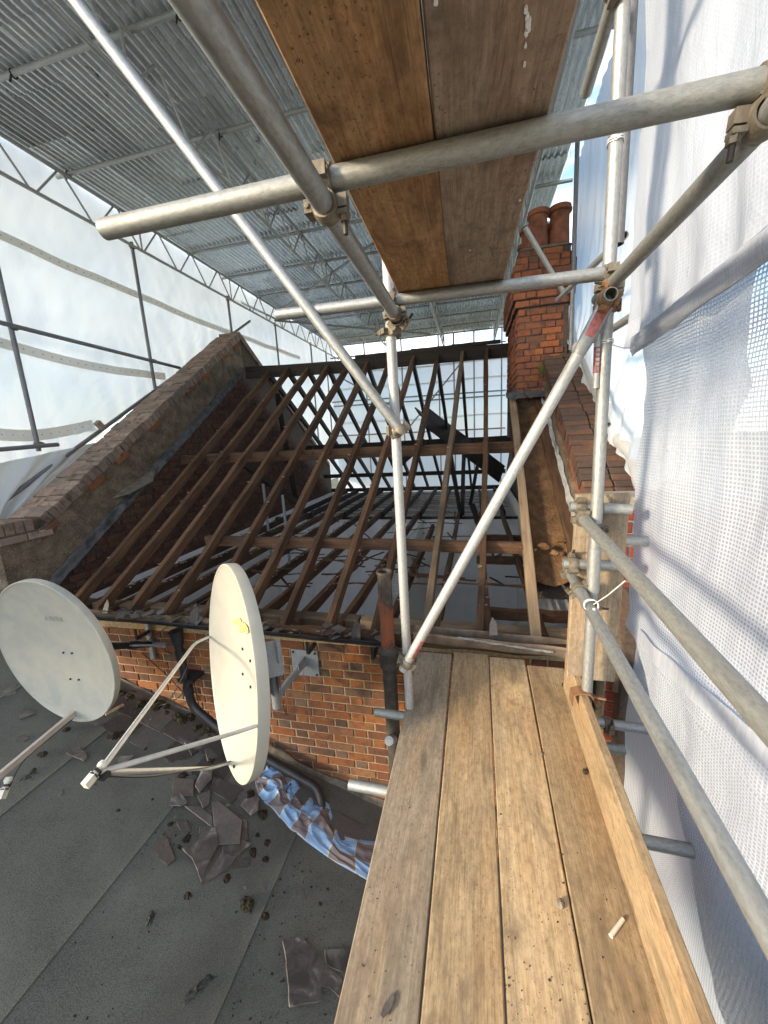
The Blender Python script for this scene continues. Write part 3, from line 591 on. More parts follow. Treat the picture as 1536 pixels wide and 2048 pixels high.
# dark wide boards slumped across the far slope
for n_, (a, b, wd_) in enumerate((((850, 832), (1004, 948), .50), ((788, 935), (850, 880), .22), ((835, 822), (870, 850), .30))):
    beam('fallen_board', onY(*a, 7.9), onY(*b, 8.3), wd_, .03, MT['rafter_dark'], None, up=(0, -.6, .8), label=['wide black board slumped behind the upper purlin', 'narrow black board end behind the grey upright', 'short black board lying over the wide black one'][n_], cat='board')
# laths and ceiling boards left over the far room
lt = empty('lath_ceiling', (-1, 8.6, -1.53), 'grey laths and broken ceiling boards left under the far joists', 'ceiling')
for k in range(26):
    y = 7.25 + k * .115; a = random.uniform(-3.8, -2.6) if k % 3 else -1.3; b = random.uniform(-.6, .75)
    if random.random() < .2: b = random.uniform(-2.2, -1.2)
    beam('lath', (a, y, -1.535), (b, y + random.uniform(-.03, .03), -1.535), .035 if k % 4 else .09, .010, MT['board_grey'], lt, wob=.002, seg=4)
def stick(p0, p1, w_, lab, mat='rafter_dark', nm='lath_strip', cat='wood strip', group=None): return beam(nm, p0, p1, w_, .008, MT[mat], None, wob=.004, seg=5, label=lab, cat=cat, group=group)
for a, b in (((540, 1060), (600, 1075)), ((545, 1135), (585, 1180)), ((700, 1040), (760, 1095)), ((910, 1105), (1035, 1103)), ((895, 1065), (925, 1100)), ((980, 1120), (1035, 1090)), ((980, 1155), (1008, 1170)), ((1010, 1153), (1075, 1155)), ((800, 1105), (850, 1118)), ((830, 1120), (865, 1135)), ((560, 1150), (620, 1145)), ((640, 1095), (740, 1098)), ((1000, 1090), (1020, 1062)), ((650, 1030), (690, 1010))):
    z = random.uniform(-1.56, -1.53); stick(onZ(*a, z), onZ(*b, z), .022, 'thin dark lath strip hanging loose between the ceiling joists', group='loose laths among the joists')
rl = random.Random(5)
for k in range(46):
    x, y = rl.uniform(430, 1010), rl.uniform(1030, 1175); P = onZ(x, y, -1.40)
    if P.y < 2.9 or P.x < -3.8: continue
    a = rl.uniform(-.5, .5) + (math.pi / 2 if rl.random() < .35 else 0); L = rl.uniform(.25, .8); d_ = Vector((math.cos(a), math.sin(a), rl.uniform(-.08, .03))) * L / 2
    stick(P - d_, P + d_, rl.uniform(.018, .034), 'broken lath or batten lying across the ceiling joists', 'rafter', group='broken laths over the joists')
# two shiny props by the dark brown gable
for n_, (x, y0, y1) in enumerate(((526, 968, 1108), (565, 990, 1118))):
    P = onY(x, y0, 5.6 if n_ == 0 else 5.35); obj('prop_tube', MB().cyl((0, 0, -1.2), (0, 0, 0), .022, k=14).cyl((0, 0, -.50), (0, 0, -.47), .032, k=14).mesh(MT['galv_part'], 40), Matrix.Translation(P), None, label=['bare metal prop under the diagonal strut end', 'bare metal prop standing under the middle of the diagonal strut'][n_], cat='prop')
# wire globe lampshade in the room
P = onY(793, 1178, 4.2); mb = MB()
for k in range(8):
    a = math.pi * k / 8; mb.path([P + Vector((math.cos(a) * math.cos(t), math.sin(a) * math.cos(t), math.sin(t))) * .18 for t in (2 * math.pi * i / 22 for i in range(23))], .003, 4)
for k in range(-3, 4):
    r_ = math.sqrt(max(.01, 1 - (k / 4) ** 2)) * .18; mb.path([P + Vector((math.cos(t) * r_, math.sin(t) * r_, k / 4 * .18)) for t in (2 * math.pi * i / 20 for i in range(21))], .003, 4)
mb.path([P + Vector((0, 0, .18)), P + Vector((0, 0, .75))], .004, 5)
lampo = obj('lampshade_frame', mb.mesh(MT['arm_white']), Matrix(), None, label='round wire lampshade frame hanging in the white room', cat='lampshade')
# rubble on the gable end of the boarding
for n_, (x, y, s_) in enumerate(((1090, 1092, .038), (1065, 1100, .03), (1108, 1105, .03), (1122, 1080, .028), (1050, 1094, .032), (1130, 1118, .028))):
    P = onS(x, y, -.02); me = MB(); bm = bmesh.new(); bmesh.ops.create_icosphere(bm, subdivisions=2, radius=s_)
    for v in bm.verts: v.co = Vector((v.co.x * 1.3, v.co.y, v.co.z * .7)) * (1 + .7 * noise.noise(v.co * 30 + Vector((n_, 0, 0))))
    m_ = bpy.data.meshes.new('m'); bm.to_mesh(m_); bm.free(); m_.materials.append(MT['dirt'])
    obj('rubble_lump', m_, Matrix.Translation(P), None, label='brown rubble lump on the earth-caked boarding by the dark coping', cat='rubble', group='rubble on the boarding')

# nail heads and batten splinters left on the rafters; crumbs of ceiling lying over the joists
nl = MB(); rnd = random.Random(21)
for i, x in enumerate(RX):
    for k in range(16):
        t = (k + rnd.uniform(0, 1)) / 16; Y = 2.5 + 3.95 * t; X = x + (RT[i] - x) * t + rnd.uniform(-.02, .02); Z = slope(Y, .008); n0 = len(nl.v); s_ = rnd.uniform(.003, .006)
        if rnd.random() < .2: nl.box((-.020, -.004, 0), (.012, .006, .006))
        else: nl.box((-s_ * .6, -s_ * .6, 0), (s_ * .6, s_ * .6, .007))
        W = frame((1, 0, 0), (0, -PK, 1), (X, Y, Z)) @ Matrix.Rotation(rnd.uniform(-.5, .5), 4, 'Z')
        for q in range(n0, len(nl.v)): nl.v[q] = W @ nl.v[q]
obj('nails_and_splinters', nl.mesh(MT['rafter_pale']), Matrix(), rf, kind='stuff')
cb = MB()
for k in range(900):
    X, Y = rnd.uniform(-3.9, -2.0) if k < 500 else rnd.uniform(-3.9, .7), rnd.uniform(3.0, 6.9); i = min(range(11), key=lambda q: abs(RX[q] + .08 - X)); X = RX[i] + .08 + rnd.gauss(0, .025); s_ = rnd.uniform(.004, .016); n0 = len(cb.v); cb.box((-s_, -s_ * .7, 0), (s_, s_ * .7, s_ * .6))
    W = Matrix.Translation((X, Y, -1.418)) @ Matrix.Rotation(rnd.uniform(0, 6), 4, 'Z') @ Matrix.Rotation(rnd.uniform(-.5, .5), 4, 'X')
    for q in range(n0, len(cb.v)): cb.v[q] = W @ cb.v[q]
obj('plaster_crumbs', cb.mesh(MT['board_grey']), Matrix(), None, label='crumbs of plaster and dust lying along the ceiling joists', cat='debris', kind='stuff')

# ================================================================== gutter, pipes
gt = empty('gutter', (-2.2, 2.43, -1.5), 'black plastic gutter full of broken slate under the rafter feet', 'gutter')
def halfround(x0, x1, y, z, r, mat, parent, name='channel', oge=False):
    pr_ = [(r * math.cos(t), r * math.sin(t)) for t in (math.pi + math.pi * i / 10 for i in range(11))] if not oge else [(-.065, .055), (-.070, .04), (-.055, .015), (-.045, -.02), (-.02, -.045), (.05, -.045), (.05, .05)]
    inn = [(a * .9, b * .9 + .003) for a, b in pr_][::-1]; ring = pr_ + inn
    rs = []
    for i in range(13):
        x = x0 + (x1 - x0) * i / 12; s = .004 * math.sin(i * 1.7); rs.append([(x, y + a, z[0] + (z[1] - z[0]) * i / 12 + b + s) for a, b in ring])
    return obj(name, MB().loft(rs).mesh(mat, 35), Matrix(), parent)
GY = 2.425
z0, z1 = onY(190, 1226, GY - .05).z, onY(790, 1285, GY - .05).z
halfround(-3.95, -.42, GY - .01, (z0 - .005, z1 - .005), .056, MT['pipe_black'], gt)
for x in (-3.3, -2.75, -1.75, -1.2, -.7):
    obj('bracket', MB().box((x - .012, GY - .072, -1.56), (x + .012, GY + .06, -1.535)).box((x - .012, GY - .074, -1.55), (x + .012, GY - .066, -1.46)).mesh(MT['pipe_black']), Matrix(), gt)
gt2 = empty('gutter', (.2, 2.42, -1.42), 'stained cast iron gutter with white deposits behind the end of the walkway boards', 'gutter')
zz0, zz1 = onY(860, 1268, 2.36).z, onY(1125, 1300, 2.36).z
halfround(-.40, .80, 2.425, (zz0 - .05, zz1 - .045), .06, MT['gutter_old'], gt2, oge=True)
beam('deposit', (-.1, 2.358, zz0 - .012), (.50, 2.358, zz1 - .02), .006, .012, MT['lead_pale'], gt2, wob=.003, seg=30)
# downpipe
dp = empty('downpipe', (-2.4, 2.4, -2.2), 'black plastic downpipe bending along the foot of the brick wall', 'pipe')
A = onY(352, 1268, 2.43); B = onY(384, 1412, 2.43); C = onR(400, 1430, .12); D = onR(545, 1518, .10); E = onR(640, 1570, .09); E2 = onR(648, 1602, .03)
obj('shoe', MB().cyl(A + Vector((0, 0, .03)), A + Vector((.01, 0, -.10)), .06, .040, 16).mesh(MT['pipe_black'], 40), Matrix(), dp)
pts = bend([A + Vector((0, 0, -.02)), B, Vector((D.x * .5 + C.x * .5, 2.40, (C.z + D.z) / 2)), Vector((E.x, 2.36, E.z)), Vector((E2.x, 2.28, E2.z - .05))])
obj('pipe', MB().path(pts, .034, 14).mesh(MT['pipe_black'], 50), Matrix(), dp)
for t in (.22, .72): p = A.lerp(B, t); obj('socket', MB().cyl(p, p + (B - A).normalized() * .07, .041, k=16).mesh(MT['pipe_black'], 40), Matrix(), dp)
p = A.lerp(B, .62); obj('pipe_clip', MB().box((p.x - .06, 2.40, p.z - .015), (p.x + .09, 2.545, p.z + .015)).mesh(MT['pipe_black']), Matrix(), dp)
# cast iron vent
vp = empty('vent_pipe', (-.57, 2.33, -2.6), 'rusty open-topped cast iron vent pipe standing in front of the gutter', 'pipe')
T = onY(768, 1142, 2.30); Bm = onY(784, 1300, 2.30)
rr = .047
ringf = lambda z, r: [(r * math.cos(t), r * math.sin(t), z) for t in (2 * math.pi * i / 20 for i in range(20))]
h = T.z - Bm.z
obj('stack', MB().loft([ringf(0, rr), ringf(h - .02, rr), ringf(h - .015, rr + .006), ringf(h, rr + .006), ringf(h, rr - .006), ringf(h - .2, rr - .006)], True, False).mesh(MT['iron'], 40), Matrix.Translation((T.x, 2.30, Bm.z)), vp)
obj('collar', MB().loft([ringf(-.13, rr + .004), ringf(-.12, rr + .018), ringf(-.03, rr + .018), ringf(-.02, rr + .026), ringf(0, rr + .026), ringf(.01, rr + .012), ringf(.03, rr + .002)], True, False).mesh(MT['iron_dark'], 40), Matrix.Translation((T.x, 2.30, Bm.z)), vp)
obj('lower_pipe', MB().cyl((T.x, 2.30, Bm.z - .12), (T.x + .01, 2.30, -3.2), rr + .002, k=18).mesh(MT['iron_dark'], 40), Matrix(), vp)
obj('branch', MB().path(bend([(T.x + .01, 2.30, -2.15), (T.x + .01, 2.2, -2.05), (T.x + .02, 2.10, -1.98)]), .03, 12).mesh(MT['galv_part'], 50), Matrix(), vp)

# ================================================================== scaffold
TR = .02415
def zframe(d, loc):
    d = Vector(d).normalized(); a = Vector((0, 0, 1)) if abs(d.z) < .9 else Vector((1, 0, 0)); x = a.cross(d).normalized(); y = d.cross(x)
    return Matrix(((x.x, y.x, d.x, loc[0]), (x.y, y.y, d.y, loc[1]), (x.z, y.z, d.z, loc[2]), (0, 0, 0, 1)))
def tubemesh(L, mat, r=TR, k=20, t=.004):
    ring = lambda z, q: [(q * math.cos(a), q * math.sin(a), z) for a in (2 * math.pi * i / k for i in range(k))]
    n = max(1, int(L / .5)); rs = [ring(0, r - t), ring(0, r - .001), ring(.001, r)] + [ring(L * i / n, r) for i in range(1, n)] + [ring(L - .001, r), ring(L, r - .001), ring(L, r - t)]
    if L > .15: rs = [ring(.12, r - t)] + rs + [ring(L - .12, r - t)]
    return MB().loft(rs, True, False).mesh(mat, 40)
def tube(name, p0, p1, mat='tube', label=None, cat='scaffold tube', group=None, parent=None, r=TR, k=20):
    p0, p1 = Vector(p0), Vector(p1); return obj(name, tubemesh((p1 - p0).length, MT[mat], r, k), zframe(p1 - p0, p0), parent, **({} if parent else dict(label=label, cat=cat, group=group)))
def coupler(P1, d1, P2, d2, label, group=None, mat='coupler', spin=1, size=1.0, bolts=2):
    """two hinged clamps back to back: one round the tube through P1 along d1, one round P2 along d2"""
    P1, P2, d1, d2 = Vector(P1), Vector(P2), Vector(d1).normalized(), Vector(d2).normalized(); root = empty('scaffold_coupler', (P1 + P2) / 2, label, 'coupler', group)
    ax = (P2 - P1); ax = ax.normalized() if ax.length > 1e-4 else Vector((0, 0, 1))
    for n_, (P, d, s) in enumerate(((P1, d1, 1), (P2, d2, -1))[:bolts]):
        a = (ax * s - d * d.dot(ax * s)).normalized(); b = d.cross(a) * spin; R0, R1, hw = TR + .0005, TR + .0075 * size, .021 * size; mb = MB()
        pr_ = lambda q, t, z: P + (a * math.cos(t) + b * math.sin(t)) * q + d * z
        k = 22
        rings = [[pr_(q, 2 * math.pi * i / k, z) for q, z in ((R0, -hw), (R1 - .002, -hw), (R1, -hw * .7), (R1 + .002, -.004), (R1 + .002, .004), (R1, hw * .7), (R1 - .002, hw), (R0, hw))] for i in range(k + 1)]
        mb.loft(rings, True, False)
        Wc = Matrix(((d.x, b.x, a.x, 0), (d.y, b.y, a.y, 0), (d.z, b.z, a.z, 0), (0, 0, 0, 1)))
        def bx(c, hx, hy, hz):
            nn = len(mb.v); mb.box((-hx, -hy, -hz), (hx, hy, hz)); 
            for i in range(nn, nn + 8): mb.v[i] = Wc @ mb.v[i] + c
        bx(P + a * (R1 + .004), .017, .022, .008)                                       # back plate
        bx(P + b * (R1 + .008) + a * .004, .012, .012, .013); bx(P - b * (R1 + .007), .019, .009, .014); bx(P + b * (R1 + .008) - a * .018, .012, .012, .005)
        obj('clamp', mb.mesh(MT[mat], 35), Matrix(), root)
        c = P + b * (R1 + .011); bm_ = MB().cyl(c - a * .062 * size, c + a * .018, .0058, k=8)
        bo = obj('bolt', bm_.mesh(MT['bolt'], 35), Matrix(), root); obj('nut', MB().cyl(c - a * .036, c - a * .023, .011, k=6).mesh(MT[mat]), Matrix(), bo)
        obj('hinge_pin', MB().cyl(P - b * (R1 + .008) - d * .024, P - b * (R1 + .008) + d * .024, .006, k=10).mesh(MT[mat], 35), Matrix(), root)
    return root
X_, Y_, Z_ = Vector((1, 0, 0)), Vector((0, 1, 0)), Vector((0, 0, 1))

# ---- lifts round the walkway
ZT, ZL = .575, .523
tube('scaffold_tube', (-.94, .936, ZT), (.60, .934, ZT), 'tube_old', 'thick weathered cross tube carrying the overhead boards, its free end over the dishes')
tube('scaffold_tube', (-.865, 1.725, ZT), (.575, 1.765, ZT), 'tube', 'pale cross tube under the far end of the overhead boards')
tube('scaffold_tube', (-.318, -.75, ZL), (-.322, 1.86, ZL), 'tube', 'long ledger tube beside the overhead boards, clamped to the pale upright')
tube('scaffold_tube', (.512, -.75, ZL - .003), (.522, 1.90, ZL), 'tube_old', 'ledger tube running level along the white netting above the guard rails')
S1x, S1y = -.358, 1.835
s1 = onY(820, 1385, S1y); tube('scaffold_tube', (s1.x, S1y, -2.4), (S1x - .003, S1y, .80), 'tube_white', 'pale upright tube standing in front of the rafters')
S2x, S2y = .53, 1.79
tube('scaffold_tube', (S2x + .012, S2y, -2.6), (S2x + .004, S2y, -.53), 'tube', 'lower upright tube clamped to the toe board')
tube('scaffold_tube', (S2x + .004, S2y, -.53), (S2x - .012, S2y, 2.35), 'tube', 'tall galvanised upright tube tied to the white netting')
obj('joint_sleeve', MB().cyl((S2x + .006, S2y, -.74), (S2x + .004, S2y, -.535), TR + .003, k=20).mesh(MT['tube'], 40), Matrix(), None, label='sleeve joining the two lengths of galvanised upright', cat='tube sleeve')
tube('scaffold_tube', (S2x + .055, S2y + .11, .72), (S2x + .045, S2y + .11, 2.9), 'tube_dark', 'dark grey upright tube close behind the tall galvanised upright')
# red-marked brace
bA = Vector((.528, 1.735, .495)); bB = onY(806, 1340, 1.77); d = (bA - bB).normalized()
br = empty('brace_tube', bB, 'pale diagonal brace tube with red painted ends across the rafters', 'scaffold tube')
tube('tube', bB, bA - d * .24, 'tube_white', parent=br); obj('flattened_end', MB().loft([[bA - d * t + Vector((0, 0, 0)) + (d.cross(Y_)).normalized() * w_ * math.cos(a) + Y_ * h_ * math.sin(a) for a in (2 * math.pi * i / 16 for i in range(16))] for t, w_, h_ in ((.24, TR, TR), (.16, .029, .016), (.05, .031, .010), (0, .031, .008))]).mesh(MT['tube'], 40), Matrix(), br)
def paint(p, q, parent, r=TR + .0006, a0=2.0, a1=4.6, mat='redpaint', name='red_paint_mark'):
    W = zframe(q - p, p); L = (q - p).length; a = [a0 + (a1 - a0) * i / 8 for i in range(9)]
    return obj(name, mesh([(r * math.cos(t), r * math.sin(t), z) for z in (0, L) for t in a], [(i, i + 1, i + 10, i + 9) for i in range(8)], MT[mat], True), W, parent)
def paint_full(p, q, parent, **k): return paint(p, q, parent, a0=0, a1=2 * math.pi, **k)
paint(bB + d * .10, bB + d * .22, br, a0=3.4, a1=6.4); obj('red_paint_mark', MB().loft([[bA - d * t + (d.cross(Y_)).normalized() * w_ * math.cos(a) + Y_ * h_ * math.sin(a) for a in (math.pi + math.pi * i / 10 for i in range(11))] for t, w_, h_ in ((.17, .026, .0175), (.05, .028, .0112))], False, False).mesh(MT['redpaint'], True), Matrix(), br)
# raker
rA = onY(801, 862, 1.80); rB = onY(150, 0, 1.52); d = (rB - rA).normalized()
tube('scaffold_tube', rA - d * .02, rB + d * .9, 'tube', 'long raking tube climbing from the pale upright towards the corrugated roof')
# guard rails
tube('guard_rail', (.482, 1.80, -.40), (.482, -.9, -.655), 'tube_old', 'upper guard rail sloping along the white netting', 'guard rail')
tube('guard_rail', (.482, 2.02, -.718), (.482, -.9, -.985), 'tube', 'lower guard rail with a white cable tie beside the netting', 'guard rail')
# short transoms on the upright
def st(a, b, y, lab, mat='tube'): return tube('scaffold_tube', onY(*a, y), onY(*b, y), mat, lab)
st((1140, 1013), (1262, 1019), 1.855, 'short cross tube over the top of the upright board'); st((1163, 1076), (1300, 1083), 1.93, 'short cross tube behind the two guard rail ends'); st((1126, 1127), (1262, 1132), 1.87, 'short cross tube beside the sleeve of the upright')
# transoms under the walkway
onP = lambda x, y, dz=0: (lambda d: d * ((-1.625 + dz) / (d.z - .075 * d.y)))(ray(x, y))
PZf = lambda Y: -1.625 + .075 * Y
tube('scaffold_tube', (-.57, 1.40, PZf(1.4) - .066), (.80, 1.36, PZf(1.37) - .066), 'tube', 'cross tube under the middle of the walkway, its end showing by the checked bag')
tube('scaffold_tube', (-.545, 1.815, PZf(1.8) - .04), (.735, 1.83, PZf(1.8) - .105), 'tube_old', 'cross tube under the far walkway end, clamped at the foot of the pale upright')
tube('scaffold_tube', (.52, 1.90, PZf(1.9) - .02), (.95, 1.91, PZf(1.9) - .05), 'tube', 'short cross tube with a hanging clamp below the upright board')
tube('scaffold_tube', (-.6, -.2, PZf(-.2) - .066), (.85, -.2, PZf(-.2) - .066), 'tube', 'cross tube under the open end of the walkway')
P = onX(1172, 186, .50); tube('scaffold_tube', P, Vector((.49, .9, P.z + .12)), 'tube_old', 'tube end hanging high beside the tall upright and netting')
# couplers
coupler((-.32, .936, ZT), X_, (-.32, .936, ZL), Y_, 'dirty clamp joining the thick cross tube to the long ledger'); coupler((-.33, 1.74, ZT), X_, (-.321, 1.74, ZL), Y_, 'clamp joining the pale cross tube to the ledger end')
coupler((-.322, 1.80, ZL - .01), Y_, (S1x, S1y, ZL - .05), Z_, 'clamp fixing the ledger end to the pale upright top', spin=-1); coupler((.518, .935, ZT), X_, (.514, .935, ZL), Y_, 'brown clamp where the thick cross tube meets the netting ledger', spin=-1)
coupler((.522, 1.76, ZT), X_, (.520, 1.755, ZL), Y_, 'clamp above the red brace end holding cross tube and ledger'); coupler((.50, 1.70, .47), Y_, (S2x, S2y, .46), Z_, 'rusty swivel clamp round the upright above the red brace end', mat='coupler_rust', spin=-1)
coupler((S1x + .004, S1y, .03), Z_, rA, d, 'clamp holding the raking tube to the pale upright'); coupler(bB + (bA - bB).normalized() * .05, bA - bB, (s1.x - .004, S1y, bB.z + .04), Z_, 'clamp at the foot of the red-marked brace')
Zs = P.z + .04; coupler((S2x - .008, S2y, Zs), Z_, (.485, S2y - .02, Zs - .0), Y_, 'pale clamp high on the tall upright holding a hanging tube end', spin=-1)
coupler(onY(1160, 1013, 1.855), X_, (.482, 1.79, -.405), Y_, 'clamp at the top guard rail end beside the upright board'); coupler((S2x + .004, S2y, -.44), Z_, onY(1195, 1016, 1.855), X_, 'bolted clamp round the upright above the upper guard rail', spin=-1)
coupler(onY(1145, 1128, 1.87), X_, (.482, 1.96, -.72), Y_, 'clamp on the lower guard rail end'); coupler((.482, 1.80, -.738), Y_, (S2x + .006, S2y, -.80), Z_, 'clamp fixing the lower guard rail to the lower upright')
coupler((.68, 1.90, PZf(1.9) - .034), X_, (.68, 1.90, PZf(1.9) - .09), Z_, 'hanging clamp on the short cross tube below the upright board', bolts=1, spin=-1)
P_ = onX(1210, 455, 1.0)
# ---- boards
def board(name, p0, p1, wd, th, mat, label, cat='scaffold board', group=None, up=(0, 0, 1), seg=16, parent=None, ends=False):
    p0, p1 = Vector(p0), Vector(p1); W = frame(p1 - p0, up, p0); L = (p1 - p0).length; rings = []; c = .004; wv = random.uniform(0, 9)
    for i in range(seg + 1):
        x = L * i / seg; e0 = .0022 * noise.noise(Vector((x * 3.1, wv, 0))); e1 = .0022 * noise.noise(Vector((x * 3.1, wv, 7))); z = .003 * noise.noise(Vector((x * 1.1, wv, 3)))
        e0 += .0018 * noise.noise(Vector((x * 17, wv, 1))); a, b = -wd / 2 + e0, wd / 2 + e1
        rings.append([(x, y, q + z) for y, q in ((a + c, -th), (b - c, -th), (b, -th + c), (b, -c), (b - c, 0), (a + c, 0), (a, -c), (a, -th + c))])
    o = obj(name, MB().loft(rings).mesh(MT[mat]), W, parent, label=label, cat=cat, group=group)
    if ends:
        obj('end_band', MB().box((L - .055, -wd / 2 - .0015, -th - .0015), (L + .0015, wd / 2 + .0015, .0015)).mesh(MT['galv_part']), W, o)
    return o
labs = ['greyish walkway board along the open side above the felt roof', 'tan walkway board second from the open side', 'tan walkway board with dark crumbs, beside the board along the toe board', 'brownish walkway board along the toe board with a pale peg on it']
jx = [(-.383, -.372), (-.148, -.129), (.080, .102), (.304, .327), (.52, .55)]; ye = [2.33, 2.35, 2.33, 2.27]
for i in range(4):
    g_ = .0022; a0, b0 = jx[i][0] + g_, jx[i + 1][0] - g_; a1, b1 = jx[i][1] + g_, jx[i + 1][1] - g_
    sl_ = lambda Y, a, b: a + (b - a) * (Y - .76) / 1.58
    Yn, Yf = -1.2, ye[i]; wn = (sl_(.76, b0, b1) - sl_(.76, a0, a1)); c0 = (sl_(Yn, a0, a1) + sl_(Yn, b0, b1)) / 2; c1 = (sl_(Yf, a0, a1) + sl_(Yf, b0, b1)) / 2
    board('scaffold_board', (c0, Yn, PZf(Yn) + .002 * (i % 2)), (c1, Yf, PZf(Yf) + .004 * (i % 2)), min(wn, .228), .038, ['board_grey', 'board', 'board', 'board'][i], labs[i])
# toe board on edge
tb0, tb1 = Vector((.500, -1.2, PZf(-1.2) + .118)), Vector((.515, 2.12, PZf(2.12) + .205))
tb1 = Vector((.520, 2.08, PZf(2.08) + .118)); toe = board('toe_board', tb0 + Vector((-.019, 0, 0)), tb1 + Vector((-.019, 0, 0)), .225, .038, 'board_toe', 'toe board standing on edge along the walkway, silver tag on its end', 'toe board', up=(-1, 0, 0))
te = tb1; obj('end_tag', MB().box((te.x - .0215, te.y - .09, te.z + .1125), (te.x + .0215, te.y + .002, te.z + .1155)).mesh(MT['galv_part']), Matrix(), toe)
for k in range(5): obj('tag_print', MB().box((te.x - .010, te.y - .080 + .016 * k, te.z + .1156), (te.x + .008, te.y - .072 + .016 * k, te.z + .116)).mesh(MT['ink']), Matrix(), toe)
# rusty toe board clip
P = Vector((.52, 1.78, PZf(1.78) + .225)); mb = MB(); pr_ = [(-.052, -.05), (-.050, .005), (-.02, .016), (.02, .016), (.03, .0), (.045, -.035), (.07, -.03), (.07, -.024), (.043, -.028), (.034, .006), (.022, .021), (-.022, .021), (-.055, .008), (-.056, -.05)]
mb.loft([[(P.x + a, P.y + y, P.z + b) for a, b in pr_] for y in (-.03, .03)]); obj('board_clip', mb.mesh(MT['coupler_rust']), Matrix(), None, label='rusty clip hooking the toe board to the upright', cat='clip')
obj('clip_ring', MB().path([Vector((S2x + .01 + .029 * math.cos(t), S2y + .029 * math.sin(t), P.z - .012)) for t in (2 * math.pi * i / 20 for i in range(21))], .005, 6).cyl((S2x + .03, S2y - .01, P.z - .012), (S2x + .085, S2y - .02, P.z - .012), .006).mesh(MT['coupler_rust'], 40), Matrix(), None, label='rusty ring with a bolt round the lower upright', cat='clamp ring')
# upright board behind the upright tube
vb0, vb1 = onY(1205, 988, 1.91), onY(1190, 1372, 1.91)
board('scaffold_board', Vector((.585, 1.905, -1.27)), Vector((.592, 1.905, -.31)), .225, .038, 'board_grey', 'board lashed upright behind the galvanised upright', up=(0, -1, 0))
# overhead boards
od = [(-.405, -.179), (-.176, .050)]
ob = [('deck_warm', 'overhead board of warm orange wood seen from below'), ('deck_grey', 'overhead board of grimy grey-brown wood with white splashes')]
xa = [onZ(505, 0, .605).x, onZ(845, 0, .605).x, onZ(1170, 0, .605).x]; xb = [onZ(800, 585, .605).x, onZ(900, 572, .605).x, onZ(1010, 555, .605).x]
for i in range(2):
    n0 = (xa[i] + xa[i + 1]) / 2; n1 = (xb[i] + xb[i + 1]) / 2; k = (n1 - n0) / 1.1; wd = (xa[i + 1] - xa[i]) - .007
    board('scaffold_board', (n0 - k * 1.4, -.8, .603 + .038), (n1 + k * .35, 2.1 if False else 1.83, .600 + .038), wd, .038, ob[i][0], ob[i][1], seg=24)
sb = [o for o in col.objects if o.get('label', '').startswith('overhead board of grimy')][0]
for x, y, s_ in ((1052, 20, .004), (1056, 46, .006), (1053, 66, .004), (1051, 92, .003), (1058, 58, .004), (1054, 34, .004), (1049, 130, .003), (872, 4, .005), (1040, 400, .004), (940, 500, .003)):   # plaster splashes
    P = onZ(x, y, .599); k = 11; pts = [(P.x + s_ * (.45 + .5 * random.random()) * math.cos(t), P.y + s_ * 1.5 * (.45 + .6 * random.random()) * math.sin(t)) for t in (2 * math.pi * i / k for i in range(k))]
    obj('plaster_splash', MB().prism(pts, .5975, .6015).mesh(MT['plaster']), Matrix(), sb)
tube('scaffold_tube', (.50, 1.655, .47), (.50, 1.765, .468), 'tube_old', 'tube stub held in the rusty swivel clamp')
# ---- ties
def loop(c, d, r, n=18): W = zframe(d, c); return [W @ Vector((r * math.cos(2 * math.pi * i / n), r * math.sin(2 * math.pi * i / n), .003 * math.sin(i))) for i in range(n + 1)]
def tie(c, d, to, lab, r=TR + .003):
    mb = MB(); mb.path(loop(c, d, r), .0022, 5); mb.path(loop(Vector(c) + Vector(d).normalized() * .008, d, r), .0022, 5)
    if to is not None: a = Vector(c) + (Vector(to) - Vector(c)).normalized() * r; mb.path([a, a.lerp(Vector(to), .5) + Vector((0, 0, -.006)), Vector(to)], .0022, 5)
    mb.box(Vector(c) + Vector((-.004, -r - .008, -.004)), Vector(c) + Vector((.004, -r, .004))); return obj('cable_tie', mb.mesh(MT['tie'], 50), Matrix(), None, label=lab, cat='cable tie')
tie((S2x, S2y, onX(1205, 690, S2x).z), Z_, onX(1268, 697, .70), 'white tie from the tall upright to the netting hem'); tie(onX(1183, 1212, .482), Y_, onX(1250, 1162, .50), 'white tie round the lower guard rail with its tail up to the upper rail')
tie((S2x - .005, S2y, onX(1233, 288, S2x).z), Z_, None, 'white tie high on the tall upright just under the thick cross tube')
lb = S2x - TR - .004; zc = onX(1200, 720, S2x - .02).z
lab_ = empty('red_label_tube', (S2x - .028, S2y - .02, zc), 'narrow tube stub with a red printed label beside the upright', 'label')
obj('stub', MB().cyl((S2x - .030, S2y - .012, zc - .11), (S2x - .034, S2y - .012, zc + .10), .012, k=14).mesh(MT['tube_white'], 40), Matrix(), lab_)
lo_ = obj('label', MB().cyl((S2x - .0312, S2y - .012, zc - .05), (S2x - .033, S2y - .012, zc + .05), .0128, k=14).mesh(MT['redpaint'], 40), Matrix(), lab_)
for k in range(5): obj('print', MB().box((S2x - .040, S2y - .0262, zc - .04 + .018 * k), (S2x - .026, S2y - .0250, zc - .029 + .018 * k)).mesh(MT['lead_pale']), Matrix(), lo_)

